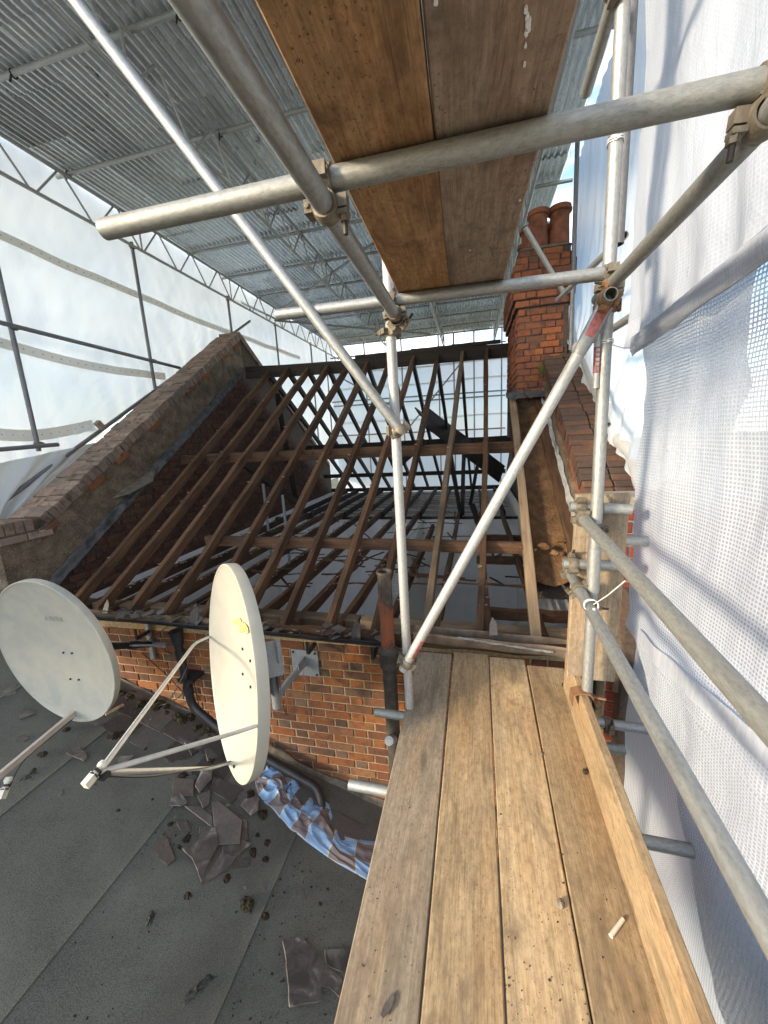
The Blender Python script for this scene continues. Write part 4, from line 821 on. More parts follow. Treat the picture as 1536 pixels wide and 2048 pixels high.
# ================================================================== temporary roof
tr = empty('temporary_roof', (-1.8, 6, 3.42), 'corrugated zinc sheets of the temporary roof over the whole house', 'roof')
ROOFZ = 3.43; pitch_ = .076; nc = 9; wd = nc * pitch_
def corr(L):
    n = nc * 8; rows = 4; vs, fs = [], []
    for j in range(rows + 1):
        for i in range(n + 1):
            x = i / n * wd; vs.append((x, j / rows * L, .0150 * math.sin(2 * math.pi * x / pitch_ + math.pi / 2) + (.004 if i > n - 8 else 0)))
    for j in range(rows):
        for i in range(n): a = j * (n + 1) + i; fs.append((a, a + n + 1, a + n + 2, a + 1))
    return mesh(vs, fs, MT['corr'], True)
cm = corr(2.52)
x = -4.98; ic = 0
while x < 1.0:
    y = 1.5 - .5 * (ic % 3); jr = 0
    while y < 13.9:
        W = Matrix.Translation((x + random.uniform(-.006, .006), y, ROOFZ + .012 * (jr % 2) + .004 * (ic % 2) + random.uniform(-.003, .003))) @ Matrix.Rotation(random.uniform(-.004, .004), 4, 'Z') @ Matrix.Rotation(random.uniform(-.002, .002), 4, 'X')
        if y + 2.5 > 14.6: W = W @ Matrix.Translation((0, 14.25 - y - 2.52, 0))
        obj('corrugated_sheet', cm, W, tr); y += 2.28; jr += 1
    x += wd - .066; ic += 1
for i, y in enumerate((1.15, 2.25, 3.30, 4.42, 6.57, 7.66, 8.81, 9.9, 11.0, 12.1, 13.2, 14.1)):
    tube('roof_purlin', (-4.9 - .1 * (i % 2), y, 3.385), (1.28 + .12 * (i % 3), y - .03, 3.385), 'tube_white', 'galvanised tube lying across under the corrugated roof sheets', 'roof purlin', 'purlins under the corrugated roof')
LBX = [(-4.80, 'lattice beam carrying the roof edge over the white sheeting uprights'), (-2.70, 'lattice beam crossing under the roof behind the raking tube'), (-.90, 'lattice beam ending over the middle of the ridge beam'), (.76, 'lattice beam ending beside the chimney')]
strutc = {}
def strut(p0, p1, parent, r=.0125):
    p0, p1 = Vector(p0), Vector(p1); L = round((p1 - p0).length, 3)
    if (L, r) not in strutc: strutc[(L, r)] = MB().cyl((0, 0, 0), (0, 0, L), r, k=8).mesh(MT['tube_white'], 40)
    return obj('lacing', strutc[(L, r)], zframe(p1 - p0, p0), parent)
for bx_, lab in LBX:
    rt = empty('lattice_beam', (bx_, 6, 2.93), lab, 'lattice beam'); y0, y1 = (-.6, 14.2)
    tube('top_chord', (bx_, y0, 3.335), (bx_, y1, 3.335), 'tube_white', parent=rt, r=.0215, k=14); tube('bottom_chord', (bx_, y0, 2.935), (bx_, y1, 2.935), 'tube_white', parent=rt, r=.0215, k=14)
    y = 1.0; k = 0
    while y < 13.9:
        strut((bx_, y, 2.945), (bx_, y + .30, 3.325), rt); strut((bx_, y + .36, 3.325), (bx_, y + .66, 2.945), rt)
        if k % 3 == 2: strut((bx_, y + .70, 2.945), (bx_, y + .70, 3.325), rt)
        y += .74; k += 1
for a, b, z, lab in (((560, 622), (747, 487), 3.28, 'diagonal bracing tube just under the corrugated roof'), ((549, 641), (860, 668), 2.90, 'bracing tube crossing the far lattice beam ends'), ((560, 642), (470, 600), 3.2, 'short bracing tube at the roof edge beam')):
    tube('bracing_tube', onZ(*a, z), onZ(*b, z), 'tube', lab)
# clips on the purlins
def clip(x, y, z=3.385, grp='clips on the roof purlins', lab='small dark clip where a purlin is hooked under the corrugated roof'):
    mb = MB(); mb.path([Vector((x + .004 * math.sin(i), y + .031 * math.cos(t), z + .031 * math.sin(t))) for i, t in enumerate(2 * math.pi * i / 14 for i in range(15))], .006, 6); mb.cyl((x, y - .02, z - .02), (x + .01, y - .05, z - .10), .008, k=8); mb.cyl((x, y, z + .02), (x - .01, y + .04, z + .05), .008, k=8)
    obj('roof_clip', mb.mesh(MT['bolt'], 40), Matrix(), None, label=lab, cat='clip', group=grp)
for y, xs in ((3.30, (-4.0, -2.95, -2.25)), (4.42, (-2.68, -4.82)), (6.57, (-2.7, -.9)), (7.66, (-2.7, -3.6, -1.6)), (8.81, (-2.7, -.9, -1.4)), (9.9, (-2.7, -.9, 0)), (11.0, (-2.7, -.9)), (12.1, (-2.7, 0)), (13.2, (-2.7, -.5, .2)), (14.1, (-3, -1.5, -.2))):
    for x in xs: clip(x, y)
# uprights and rails of the sheeted side
LX = -4.84
for n_, ((x, y), zb) in enumerate(zip(((32, 700), (288, 640), (458, 620), (553, 680), (622, 700)), (.05, .95, 1.45, .2, -.6))):
    P = onX(x, y, LX); lean = [.0, .0, 0, 0, 0][n_]
    z_b = [onX(78, 892, LX).z - .06, onX(317, 808, LX).z - .05, onX(470, 690, LX).z - .2, 0, -.4][n_]
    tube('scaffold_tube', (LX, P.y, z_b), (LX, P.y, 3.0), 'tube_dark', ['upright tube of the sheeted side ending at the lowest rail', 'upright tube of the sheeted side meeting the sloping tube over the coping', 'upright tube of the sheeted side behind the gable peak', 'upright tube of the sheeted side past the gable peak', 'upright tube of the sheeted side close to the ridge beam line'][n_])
    coupler((LX, P.y, 2.94), Z_, (LX + .055, P.y, 2.935), Y_, 'clamp joining a sheeting upright to the roof edge beam', 'clamps along the roof edge beam', bolts=1, size=1.2)
for k in range(2): tube('scaffold_tube', (LX, 13.9 - .9 * k, -.8), (LX, 13.9 - .9 * k, 3.0), 'tube_dark', 'thin upright in the far corner of the sheeting', group='far corner uprights')
a, b = onX(0, 645, LX + .05), onX(360, 736, LX + .05); tube('scaffold_tube', a + (a - b).normalized() * 1.5, b, 'tube_dark', 'dark rail crossing two uprights in front of the white sheeting')
a, b = onX(0, 899, LX + .05), onX(116, 889, LX + .05); tube('scaffold_tube', a + (a - b).normalized() * 1.5, b, 'tube_dark', 'short dark rail end at the foot of a sheeting upright')
a, b = onX(0, 1008, LX + .10), onX(500, 642, LX + .10); tube('scaffold_tube', a + (a - b).normalized() * .6, b, 'tube_dark', 'sloping tube holding the sheeting edge above the gable coping')
for (x, y) in ((28, 655), (306, 722)): P = onX(x, y, LX); coupler((LX, P.y, P.z), Z_, (LX + .05, P.y, P.z), Y_, 'clamp where the dark rail crosses a sheeting upright', 'clamps on the dark rail', bolts=1, size=1.2)
P = onX(78, 888, LX); coupler((LX, P.y, P.z), Z_, (LX + .05, P.y, P.z), Y_, 'clamp on the short dark rail end', bolts=1, size=1.2); P = onX(316, 776, LX); coupler((LX, P.y, P.z), Z_, (LX + .05, P.y, P.z), Y_, 'clamp on the sloping tube above the coping', bolts=1, size=1.2)

# ================================================================== sheeting
def panel(name, fn, nu, nv, mat, label, uvfn, parent=None, cat='sheeting', group=None): return obj(name, sheetgrid(fn, nu, nv, mat, True, uvfn), Matrix(), parent, label=label, cat=cat, group=group)
fb = lambda p, s: noise.noise(p * s) + .5 * noise.noise(p * s * 2.1 + Vector((5, 1, 2)))
SX = -5.02
pa, pb = onX(0, 1008, SX + .12), onX(500, 642, SX + .12)
def low(Y):
    z = pa.z + (pb.z - pa.z) * (Y - pa.y) / (pb.y - pa.y)
    if Y < pa.y: return max(-1.2, z - .2)
    if Y > pb.y - .9: return max(z - .05 - (Y - pb.y + .9) * 7, -1.4)
    return z - .05 if Y < pb.y else max(z - (Y - pb.y) * 16, -1.4)
def leftfn(u, v):
    Y = -.9 + 15.1 * u; zl = low(Y); Z = zl + (3.50 - zl) * v; q = Vector((0, Y, Z)); k = (1 - v) ** 3
    fold = .07 * fb(q + Vector((3, 0, 0)), .9) + .022 * math.sin(Y * 24 + 9 * noise.noise(q * .7)) * k + .030 * noise.noise(Vector((0, Y * 5 + Z * 2, Z * 1.6))) + .012 * noise.noise(Vector((4, Y * 15 - Z * 6, Z * 3))) + .02 * noise.noise(Vector((2, Y * 14 + Z * 11, Z * 2))) * (k + .12)
    return Vector((SX + fold + .10 * k, Y, Z))
shL = panel('plastic_sheeting', leftfn, 260, 90, MT['sheet'], 'large white plastic sheeting hung behind the uprights over the gable coping', lambda u, v: (u * 15, v * 4))
def bandL(p, q, w_, eyel=True):
    a, b = onX(*p, SX + .075), onX(*q, SX + .075); sag = .07
    def fn(u, v): Y = a.y + (b.y - a.y) * u; Z = a.z + (b.z - a.z) * u - sag * math.sin(math.pi * u) + .03 * noise.noise(Vector((Y * 1.3, a.z, 0))) + (v - .5) * w_; return Vector((SX + .085 + .012 * noise.noise(Vector((0, Y * 2.5, Z))), Y, Z))
    o = obj('eyelet_band', sheetgrid(fn, 60, 2, MT['band'], True), Matrix(), shL); n_ = int((b - a).length / .10)
    em = MB().cyl((0, 0, 0), (.004, 0, 0), .010, k=10).mesh(MT['eyelet'])
    for i in range(n_):
        P = fn((i + .5) / n_, .5); obj('eyelet', em, Matrix.Translation(P + Vector((.004, 0, 0))), o)
bandL((-60, 448), (600, 716), .10); bandL((-60, 668), (330, 752), .11); bandL((-60, 862), (185, 852), .13)
# loose folded net below the lowest rail
def netfn(u, v):
    a, b = onX(-40, 935, -4.75), onX(215, 880, -4.75); top = a.lerp(b, u); c, d_ = onX(-40, 1050, -4.7), onX(45, 1035, -4.7); bot = c.lerp(d_, u); P = top.lerp(bot, v)
    return P + Vector((.05 * math.sin(u * 21 + v * 3) * (.4 + v) + .02 * noise.noise(P * 6), 0, 0))
n2 = panel('plastic_sheeting', netfn, 60, 24, MT['band_pale'], 'gathered translucent sheeting hanging in folds below the short dark rail', lambda u, v: (u, v))
# far sheeting
FY = 13.75
def farfn(u, v):
    X = -5.0 + 6.3 * u; Z = -2.2 + 5.0 * v; q = Vector((X, 0, Z)); return Vector((X, FY + .05 * fb(q, .8) + .02 * noise.noise(Vector((X * 6, 0, Z * 1.3))), Z))
shF = panel('plastic_sheeting', farfn, 120, 60, MT['sheet_far'], 'pale sheeting closing the far end beyond the ridge beam', lambda u, v: (u * 6, v * 5))
for z in (.55, 1.75, 2.3): obj('seam_band', sheetgrid(lambda u, v: Vector((-4.9 + 6.1 * u, FY - .07, z + .02 * math.sin(u * 9) + .05 * v)), 30, 1, MT['band'], True), Matrix(), shF)
for z, y in ((2.83, 13.6), (2.55, 13.62), (1.30, 13.4), (1.16, 13.55), (.1, 13.5), (-.5, 13.5)): tube('scaffold_tube', (-4.9, y, z + .04), (1.1, y, z), 'tube_dark', 'level rail in front of the far sheeting', group='rails along the far sheeting')
for x in (-3.6, -2.3, -1.05, -.55, .10, .97): tube('scaffold_tube', (x, 13.45, -1.8), (x, 13.45, 3.25), 'tube_dark', 'upright tube in front of the far sheeting', group='uprights along the far sheeting')
tube('bracing_tube', (-2.2, 13.35, .2), (-.1, 13.35, 2.5), 'tube_dark', 'diagonal tube crossing the far sheeting'); tube('bracing_tube', (-4.4, 13.3, 2.1), (-2.6, 13.3, 1.0), 'tube_dark', 'slanting tube in the far corner of the sheeting')

# netting beside the walkway
AX = .80
eY = lambda Z: 2.08 + .16 * max(0, Z) if Z > -1.05 else 2.0 - (-1.05 - Z) * 1.06
hemA, hemB = onX(1268, 692, AX), onX(1536, 488, AX); hemZ = lambda Y: hemA.z + (hemB.z - hemA.z) * (Y - hemA.y) / (hemB.y - hemA.y)
def wav(Y, Z, s=0.0):
    q = Vector((s, Y, Z)); return .020 * fb(q, 1.5) + .010 * math.sin(Y * 17 + 5 * noise.noise(q * 1.3)) * .6 + .007 * noise.noise(Vector((s, Y * 13, Z * 2.2))) + .006 * noise.noise(Vector((s, Y * 6 + Z * 9, Z * 3 - Y)))
def upfn(u, v):
    Zr = 3.0; Y0 = -1.3; z_ = v; Ye = eY(1.0); Y = Y0 + (Ye + .10 * v - Y0) * u; zb = max(.05, hemZ(Y)) - .02; Z = zb + (Zr - zb) * v
    return Vector((AX - .035 + wav(Y, Z) + .02 * math.exp(-v * 14) * math.sin(Y * 30), Y, Z))
shA = panel('plastic_netting', upfn, 130, 90, MT['sheet_cloudy'], 'cloudy white netting hung high beside the walkway above a rolled hem', lambda u, v: (upfn(u, v).y, upfn(u, v).z), cat='netting')
def hemfn(u, v):
    Y = -1.25 + (eY(.4) + 1.25) * u; t = v * 2 * math.pi; r = .045 + .008 * noise.noise(Vector((Y * 5, 0, 3))) + .004 * noise.noise(Vector((Y * 23, 0, 3))); Z = hemZ(Y) - .03 + .006 * noise.noise(Vector((Y * 3, 1, 1))); s_ = noise.noise(Vector((Y * 9, math.cos(t), math.sin(t)))); return Vector((AX - .045 + .22 * r * math.cos(t) + .010 * s_, Y, Z + r * math.sin(t) + .012 * s_))
obj('rolled_hem', sheetgrid(hemfn, 150, 14, MT['sheet_cloudy'], True, lambda u, v: (hemfn(u, v).y, v * .14)), Matrix(), shA)
def lowfn(u, v):
    Z = -3.0 + (3.0 + .75) * v; Y0 = -1.3; Y = Y0 + (eY(Z) + .015 * math.sin(Z * 22) - Y0) * u; Zc = min(Z, hemZ(Y)) if v > .9 else Z
    return Vector((AX + wav(Y, Z, 4.0) + .03 * max(0, -1 - Z) * math.sin(Y * 9), Y, Z))
shB = panel('plastic_netting', lowfn, 150, 150, MT['sheet_net'], 'white gridded netting hanging beside the guard rails', lambda u, v: (lowfn(u, v).y, lowfn(u, v).z), cat='netting')
ba, bb = onX(1264, 1270, AX - .03), onX(1536, 1515, AX - .03)
obj('hem_band', sheetgrid(lambda u, v: (lambda Y, Z: Vector((AX - .016 + wav(Y, Z, 4.0), Y, Z)))(ba.y + (-1.2 - ba.y) * u, ba.z + (bb.z - ba.z) * (ba.y + (-1.2 - ba.y) * u - ba.y) / (bb.y - ba.y) + (v - .5) * .075), 80, 3, MT['sheet_cloudy'], True), Matrix(), shB)
def backfn(u, v):
    Y = -1.2 + 3.55 * u; Z = -3.4 + 2.5 * v; return Vector((.97 + .04 * fb(Vector((8, Y, Z)), 1.3) + .05 * math.sin(Y * 6 + Z * 2) * (1 - v), Y, Z - .55 * max(0, u - .8) * 2))
shC = panel('plastic_netting', backfn, 90, 60, MT['sheet_net'], 'second layer of netting hanging below the walkway edge', lambda u, v: (u * 3.55, v * 2.5), cat='netting')
q = [onX(1290, 1640, .93), onX(1400, 1990, .93)]
obj('eyelet_strip', sheetgrid(lambda u, v: q[0].lerp(q[1], u) + Vector((.0, .05 * (v - .5) * 1.6, .03 * (v - .5))), 20, 1, MT['band'], True), Matrix(), shC)
# sheeting beyond the upright, above the dark coping
BX = 1.30
def bfn(u, v):
    Y = 2.2 + 3.65 * u; zl = max(-.55, slope(Y, OR) - .05 + .03 * math.sin(Y * 8)) + .12 * (1 - u); zt = 3.42 - .18 * u if Y > 2 else 3.4; Z = zl + (zt - zl) * v; q = Vector((1, Y, Z))
    return Vector((BX + .05 * fb(q, 1.1) + .016 * math.sin(Y * 21 + 9 * noise.noise(q * 1.5)) * (.3 + (1 - v) ** 2) + .02 * noise.noise(Vector((0, Y * 12, Z * 1.5))) - .10 * (1 - v) ** 4, Y, Z))
shD = panel('plastic_sheeting', bfn, 120, 80, MT['sheet_far'], 'bluish white sheeting hung between the tall upright and the chimney', lambda u, v: (u * 3.6, v * 3))
def rollfn(u, v):
    Y = 2.3 + 3.5 * u; t = v * 2 * math.pi; r = .07 + .03 * noise.noise(Vector((Y * 4, 0, 1))) + .012 * noise.noise(Vector((Y * 16, v * 4, 2))); Z = max(-.5, slope(Y, OR) + .02) + .05 * math.sin(Y * 8) + .07; return Vector((BX - .07 + r * math.cos(t) * .8, Y, Z + r * math.sin(t)))
obj('gathered_edge', sheetgrid(rollfn, 110, 14, MT['band_pale'], True), Matrix(), shD)
for a, b, lab in (((1250, 470), (1115, 600), 'tube slanting past the clean upright towards the chimney'), ((1130, 590), (1050, 455), 'brace tube crossing in front of the chimney bricks'), ((1300, 610), (1190, 680), 'short tube showing behind the red brace end'), ((1165, 720), (1215, 850), 'sloping tube end half wrapped in white sheeting')):
    ya = {'brace tube crossing in front of the chimney bricks': (4.6, 4.3), 'tube slanting past the clean upright towards the chimney': (3.0, 4.6), 'sloping tube end half wrapped in white sheeting': (4.2, 3.2)}.get(lab, (2.3, 3.4))
    tube('scaffold_tube', onY(*a, ya[0]), onY(*b, ya[1]), 'tube', lab)
P = onY(1152, 440, 5.15); tube('scaffold_tube', (P.x, 5.15, .9), (P.x - .02, 5.15, 3.3), 'tube_dark', 'thin upright tube against the chimney side of the sheeting')

# ================================================================== satellite dishes
def dishframe(az, el, c):
    az, el = math.radians(az), math.radians(el); n = Vector((math.cos(el) * math.cos(az), math.cos(el) * math.sin(az), math.sin(el))); r = Z_.cross(n).normalized(); u = n.cross(r)
    return Matrix(((r.x, u.x, n.x, c[0]), (r.y, u.y, n.y, c[1]), (r.z, u.z, n.z, c[2]), (0, 0, 0, 1)))
def reflector(root, W, a, b, mat, rim=.045):
    k = 64; rings = []; ring = lambda s, z: [(b * s * math.cos(t), a * s * math.sin(t), z) for t in (2 * math.pi * i / k for i in range(k))]
    dep = .085
    for s in (.02, .15, .3, .45, .6, .75, .88, .96): rings.append(ring(s, -dep * (1 - s * s) - .004))
    rings += [ring(.985, -.004), ring(.995, 0), ring(1.005, -.001), ring(1.008, -.006), ring(1.004, -rim), ring(.995, -rim - .002)]
    for s in (.97, .85, .6, .3, .02): rings.append(ring(s, -dep * (1 - s * s) - .012))
    return obj('reflector', MB().loft([r_ for r_ in rings][::-1]).mesh(MT[mat], 30), W, root)
def lnb(root, P, d, size=1.0):
    d = Vector(d).normalized(); o = obj('lnb', MB().cyl(P - d * .03 * size, P + d * .02 * size, .022 * size, k=18).cyl(P + d * .015 * size, P + d * .035 * size, .030 * size, .034 * size, 20).cyl(P + d * .035 * size, P + d * .055 * size, .034 * size, .028 * size, 20).mesh(MT['lnb'], 40), Matrix(), root)
    obj('lnb_clamp', MB().cyl(P - d * .020 * size, P - d * .002 * size, .034 * size, k=16).cyl(P - d * .045 * size, P - d * .035 * size, .034 * size, k=16).mesh(MT['pipe_black'], 40), Matrix(), o)
    W = frame(-d, Z_, P - d * .03 * size); obj('lnb_housing', MB().box((0, -.024 * size, -.030 * size), (.085 * size, .024 * size, .026 * size)).mesh(MT['lnb']), W, o); return o
A1, B1 = .55, .50
W1 = dishframe(268.8, -4, (-2.802, 1.77, -1.344)); d1 = empty('satellite_dish', (-2.8, 1.77, -1.89), 'grey-white satellite dish with faint TRIAX lettering, facing the walkway', 'satellite dish')
reflector(d1, W1, A1, B1, 'dish_grey')
cu = bpy.data.curves.new('t', 'FONT'); cu.body = 'TRIAX'; cu.size = .062; cu.extrude = .0006; cu.align_x = 'CENTER'
to = bpy.data.objects.new('t', cu); col.objects.link(to); dg = bpy.context.evaluated_depsgraph_get(); tm = bpy.data.meshes.new_from_object(to.evaluated_get(dg)); bpy.data.objects.remove(to)
dz = lambda x, y: -.085 * (1 - (x / B1) ** 2 - (y / A1) ** 2)
bm = bmesh.new(); bm.from_mesh(tm); bmesh.ops.triangulate(bm, faces=bm.faces[:]); 
for v in bm.verts: v.co.x += .0; v.co.y += .22; v.co.z += dz(v.co.x, v.co.y) + .0015
bm.to_mesh(tm); bm.free(); tm.materials.clear(); tm.materials.append(MT['ink']); obj('lettering', tm, W1, d1)
W1i = W1.inverted()
def on_dish(x, y, W):   # where a sight line meets the dish face
    o = W.inverted() @ Vector((0, 0, 0)); d = (W.inverted().to_3x3() @ ray(x, y)).normalized(); t = -o.z / d.z; p = o + d * t
    for _ in range(8): p = o + d * ((dz(p.x, p.y) - o.z) / d.z)
    return p
for x, y in ((720, 998), (817, 1005), (800, 1298), (895, 1306)):
    p = on_dish(x / 5.689, 1130 + y / 5.689, W1); obj('mount_bolt', MB().cyl((p.x, p.y, p.z - .004), (p.x, p.y, p.z + .004), .007, k=8).mesh(MT['bolt']), W1, d1)
fa = W1 @ Vector((-.02, -.50, -.02)); fe = onX(-14, 1562, -2.70); mid = onX(60, 1507, -2.75)
mb = MB(); Wb = frame(fe - fa, Z_, fa); mb.box((-.02, -.012, -.018), ((fe - fa).length, .012, .018)); obj('feed_arm', mb.mesh(MT['arm_pink']), Wb, d1)
lp = onX(13, 1568, -2.66); lnb(d1, lp, (W1 @ Vector((0, -.05, 0))) - lp, .62)
bk = W1 @ Vector((0, -.05, -.15)); P0 = onY(302, 1288, 2.53)
obj('mount_arm', MB().path([bk, P0.lerp(bk, .5), P0], .028, 14).mesh(MT['pipe_black'], 50), Matrix(), d1)
obj('back_plate', MB().box((-.13, -.17, -.135), (.13, .10, -.112)).mesh(MT['galv_part']), W1, d1)
br_ = MB(); br_.box((P0.x - .02, 2.515, P0.z - .14), (P0.x + .02, 2.54, P0.z + .28)); br_.box((P0.x - .16, 2.52, P0.z - .02), (P0.x + .16, 2.543, P0.z + .02)); obj('wall_bracket', br_.mesh(MT['galv_part']), Matrix(), d1)
obj('bracket_stay', MB().cyl((P0.x - .005, 2.53, P0.z + .10), P0.lerp(bk, .32) + Vector((0, 0, .02)), .011, k=8).cyl(P0 + Vector((.15, 0, 0)), P0.lerp(bk, .42), .010, k=8).mesh(MT['galv_part'], 40), Matrix(), d1)
obj('arm_sleeve', MB().cyl(P0.lerp(bk, .22), P0.lerp(bk, .36), .034, k=16).mesh(MT['pipe_black'], 40), Matrix(), d1)

A2, B2 = .55, .50
c2 = Vector((-1.26, 1.557, -1.154)); W2 = dishframe(228.1, 7.5, c2) @ Matrix.Rotation(math.radians(1.8), 4, 'Z')
d2 = empty('satellite_dish', (c2.x, c2.y, -1.70), 'cream satellite dish seen nearly edge-on with three white feed struts', 'satellite dish')
reflector(d2, W2, A2, B2, 'dish', .055)
L2 = None; best = 1e9
for k in range(60):      # feed point: on the sight line of the feed, nearest to the usual focal distance
    p = ray(198, 1545) * (.9 + .02 * k); q_ = W2.inverted() @ p; e = abs(q_.length - .92)
    if e < best: best, L2 = e, p
for n_, (x, y) in enumerate(((419, 1272), (514, 1449), (457, 1527))):
    # the strut foot is the rim point that shows there
    q_ = min((Vector((B2 * .99 * math.cos(t), A2 * .99 * math.sin(t), .002)) for t in (2 * math.pi * i / 240 for i in range(240))), key=lambda q: (lambda s: (s[0] - x) ** 2 + (s[1] - y) ** 2)(proj(W2 @ q)))
    P = W2 @ q_; d = (L2 - P); n2_ = W2.col[2].xyz
    pts = bend([P, P + n2_ * .06 + d * .06, L2]); obj('feed_strut', MB().path(pts, .0085, 10).mesh(MT['arm_white'], 50), Matrix(), d2)
lnb(d2, L2 + Vector((0, 0, .01)), (c2 - L2) * .5 + Vector((.12, .0, .25)), .38)
obj('feed_holder', MB().box(L2 + Vector((-.012, -.010, -.016)), L2 + Vector((.025, .014, -.004))).mesh(MT['pipe_black']), Matrix(), d2)
def decal(pts, W, name, mat, parent, dzf):
    ps = [on_dish(x / 4.179 + 380, y / 4.179 + 1110, W) for x, y in pts]; vs = [(p.x, p.y, p.z + .002) for p in ps] + [(p.x, p.y, p.z + .0005) for p in ps]; k = len(ps)
    return obj(name, mesh(vs, [tuple(range(k)), tuple(range(2 * k - 1, k - 1, -1))] + [(i, i + k, (i + 1) % k + k, (i + 1) % k) for i in range(k)], MT[mat]), W, parent)
decal([(355, 550), (415, 527), (432, 558), (465, 575), (488, 615), (490, 650), (468, 658), (468, 632), (412, 648), (405, 580), (360, 577)], W2, 'label_remnant', 'sticker', d2, 0)
for x, y in ((437, 785), (502, 885), (439, 995), (504, 1103), (365, 1770)):
    p = on_dish(x / 4.179 + 380, y / 4.179 + 1110, W2); obj('mount_bolt', MB().cyl((p.x, p.y, p.z - .004), (p.x, p.y, p.z + .003), .008, k=8).mesh(MT['bolt']), W2, d2)
wp = onY(611, 1325, WY - .012); obj('wall_plate', MB().box((wp.x - .115, WY - .02, wp.z - .115), (wp.x + .115, WY - .010, wp.z + .115)).mesh(MT['galv_part']), Matrix(), d2)
for sx in (-1, 1):
    for sz in (-1, 1): obj('plate_bolt', MB().cyl((wp.x + sx * .095, WY - .032, wp.z + sz * .095), (wp.x + sx * .095, WY - .018, wp.z + sz * .095), .009, k=6).mesh(MT['bolt']), Matrix(), d2)
ma = onY(553, 1392, 2.12); mt_ = onY(548, 1315, 2.12)
obj('mast_arm', MB().path(bend([wp, onY(577, 1362, 2.3), Vector((ma.x, ma.y, ma.z - .02))]), .024, 14).mesh(MT['galv_part'], 50), Matrix(), d2)
obj('mast', MB().cyl((ma.x, ma.y - .01, ma.z - .08), (ma.x, ma.y - .01, ma.z + .22), .030, k=16).mesh(MT['galv_part'], 40), Matrix(), d2)
obj('gusset', MB().box((wp.x - .004, WY - .14, wp.z + .01), (wp.x + .004, WY - .02, wp.z + .06)).mesh(MT['galv_part']), Matrix(), d2)
Wc = W2.copy(); hd = W2 @ Vector((0, 0, -.23)); mid = (Vector((ma.x, ma.y - .01, ma.z + .12)))
ax = (hd - mid); Wp = frame(ax, Z_, mid); mb = MB(); pl_ = [(-.04, -.09), (.06, -.09), (ax.length, -.03), (ax.length, .09), (.02, .11), (-.03, .10), (-.055, .05)]
for y in (-.040, .036): 
    n0 = len(mb.v); mb.prism(pl_, 0, .004)
    for i in range(n0, len(mb.v)): v = mb.v[i]; mb.v[i] = Vector((v.x, y + v.z, v.y))
mb.box((ax.length - .03, -.06, -.10), (ax.length - .022, .06, .10)); cl = obj('tilt_head', mb.mesh(MT['galv_part']), Wp, d2)
for x, z in ((-.03, .06), (.0, -.03), (.0, -.07), (.05, .02), (-.045, .02)): obj('bolt', MB().cyl((x, -.052, z), (x, -.038, z), .009, k=6).mesh(MT['bolt']), Wp, cl)

# ---- cables
def cable(pts, lab, r=.004, mat='pipe_black'):
    pts = [Vector(p) for p in pts]; o_ = []
    for i in range(len(pts) - 1):
        p0, p1, p2, p3 = pts[max(i - 1, 0)], pts[i], pts[i + 1], pts[min(i + 2, len(pts) - 1)]
        for j in range(6): t = j / 6; o_.append(.5 * ((2 * p1) + (p2 - p0) * t + (2 * p0 - 5 * p1 + 4 * p2 - p3) * t * t + (3 * p1 - p0 - 3 * p2 + p3) * t ** 3))
    o_.append(pts[-1]); return obj('cable', MB().path(o_, r, 6).mesh(MT[mat], True), Matrix(), None, label=lab, cat='cable')
cable([onY(418, 1196, 2.38), onY(396, 1210, 2.4), onY(350, 1242, 2.42), onY(303, 1276, 2.5), onY(270, 1300, 2.45)], 'dark cable slanting over the gutter down to the dish bracket')
cable([onY(284, 1305, 2.5), onY(305, 1325, 2.52), onY(335, 1352, 2.52), onY(362, 1380, 2.5), onY(385, 1400, 2.5)], 'dark cable drooping across the bricks to the downpipe'); cable([onY(325, 1300, 2.53), onY(358, 1318, 2.52), onY(372, 1350, 2.4), onY(362, 1390, 2.42), onY(330, 1408, 2.45), onY(300, 1415, 2.4)], 'thin loop of cable round the downpipe')
cable([onY(385, 1345, 2.52), onY(391, 1380, 2.53), onY(398, 1410, 2.53), onY(404, 1425, 2.5)], 'short cable hanging down beside the downpipe')
cable([onY(606, 1340, 2.51), onY(608, 1355, 2.50), onY(612, 1362, 2.51), onY(605, 1366, 2.51)], 'short orange wire under the square wall plate', .003, 'redpaint'); cable([onY(568, 1398, 2.5), onY(567, 1415, 2.53), onY(574, 1430, 2.54)], 'dark wire dangling below the dish mast', .003)
for pts, lab in (([(640, 1045), (668, 1075), (700, 1085), (735, 1120)], 'thin wire sagging among the ceiling joists'), ([(700, 1090), (760, 1098), (800, 1090), (850, 1040)], 'long thin wire trailing over the white room'), ([(595, 1075), (585, 1105), (560, 1150)], 'wire hanging beside the metal props'), ([(628, 880), (622, 920), (612, 960)], 'thread of wire dangling from a rafter')):
    cable([onZ(x, y, -1.5) if y > 1000 else onS(x, y, -.1) for x, y in pts], lab, .0035)
tp = L2
fo = W2 @ Vector((-.02, -.53, .01)); cable([L2 + Vector((.01, .01, -.02)), L2.lerp(fo, .25) + Vector((0, 0, -.035)), L2.lerp(fo, .55) + Vector((0, 0, -.030)), L2.lerp(fo, .9) + Vector((0, 0, -.02)), fo + Vector((.06, .10, -.03)), W2 @ Vector((0, -.3, -.14))], 'dark coaxial cable slung under the lowest feed strut', .0035)
cable([lp + Vector((0, .01, -.03)), fe.lerp(fa, .3) + Vector((.0, 0, -.035)), fe.lerp(fa, .65) + Vector((0, 0, -.03)), fa + Vector((0, .0, -.035)), fa + Vector((.05, .14, .02))], 'dark coaxial cable slung under the pale feed arm', .0035)
cable([onY(*p, 1.9 - .13 * i) for i, p in enumerate(((384, 1305), (372, 1340), (340, 1398), (300, 1440)))], 'dark cable taped along the top feed strut', .004)

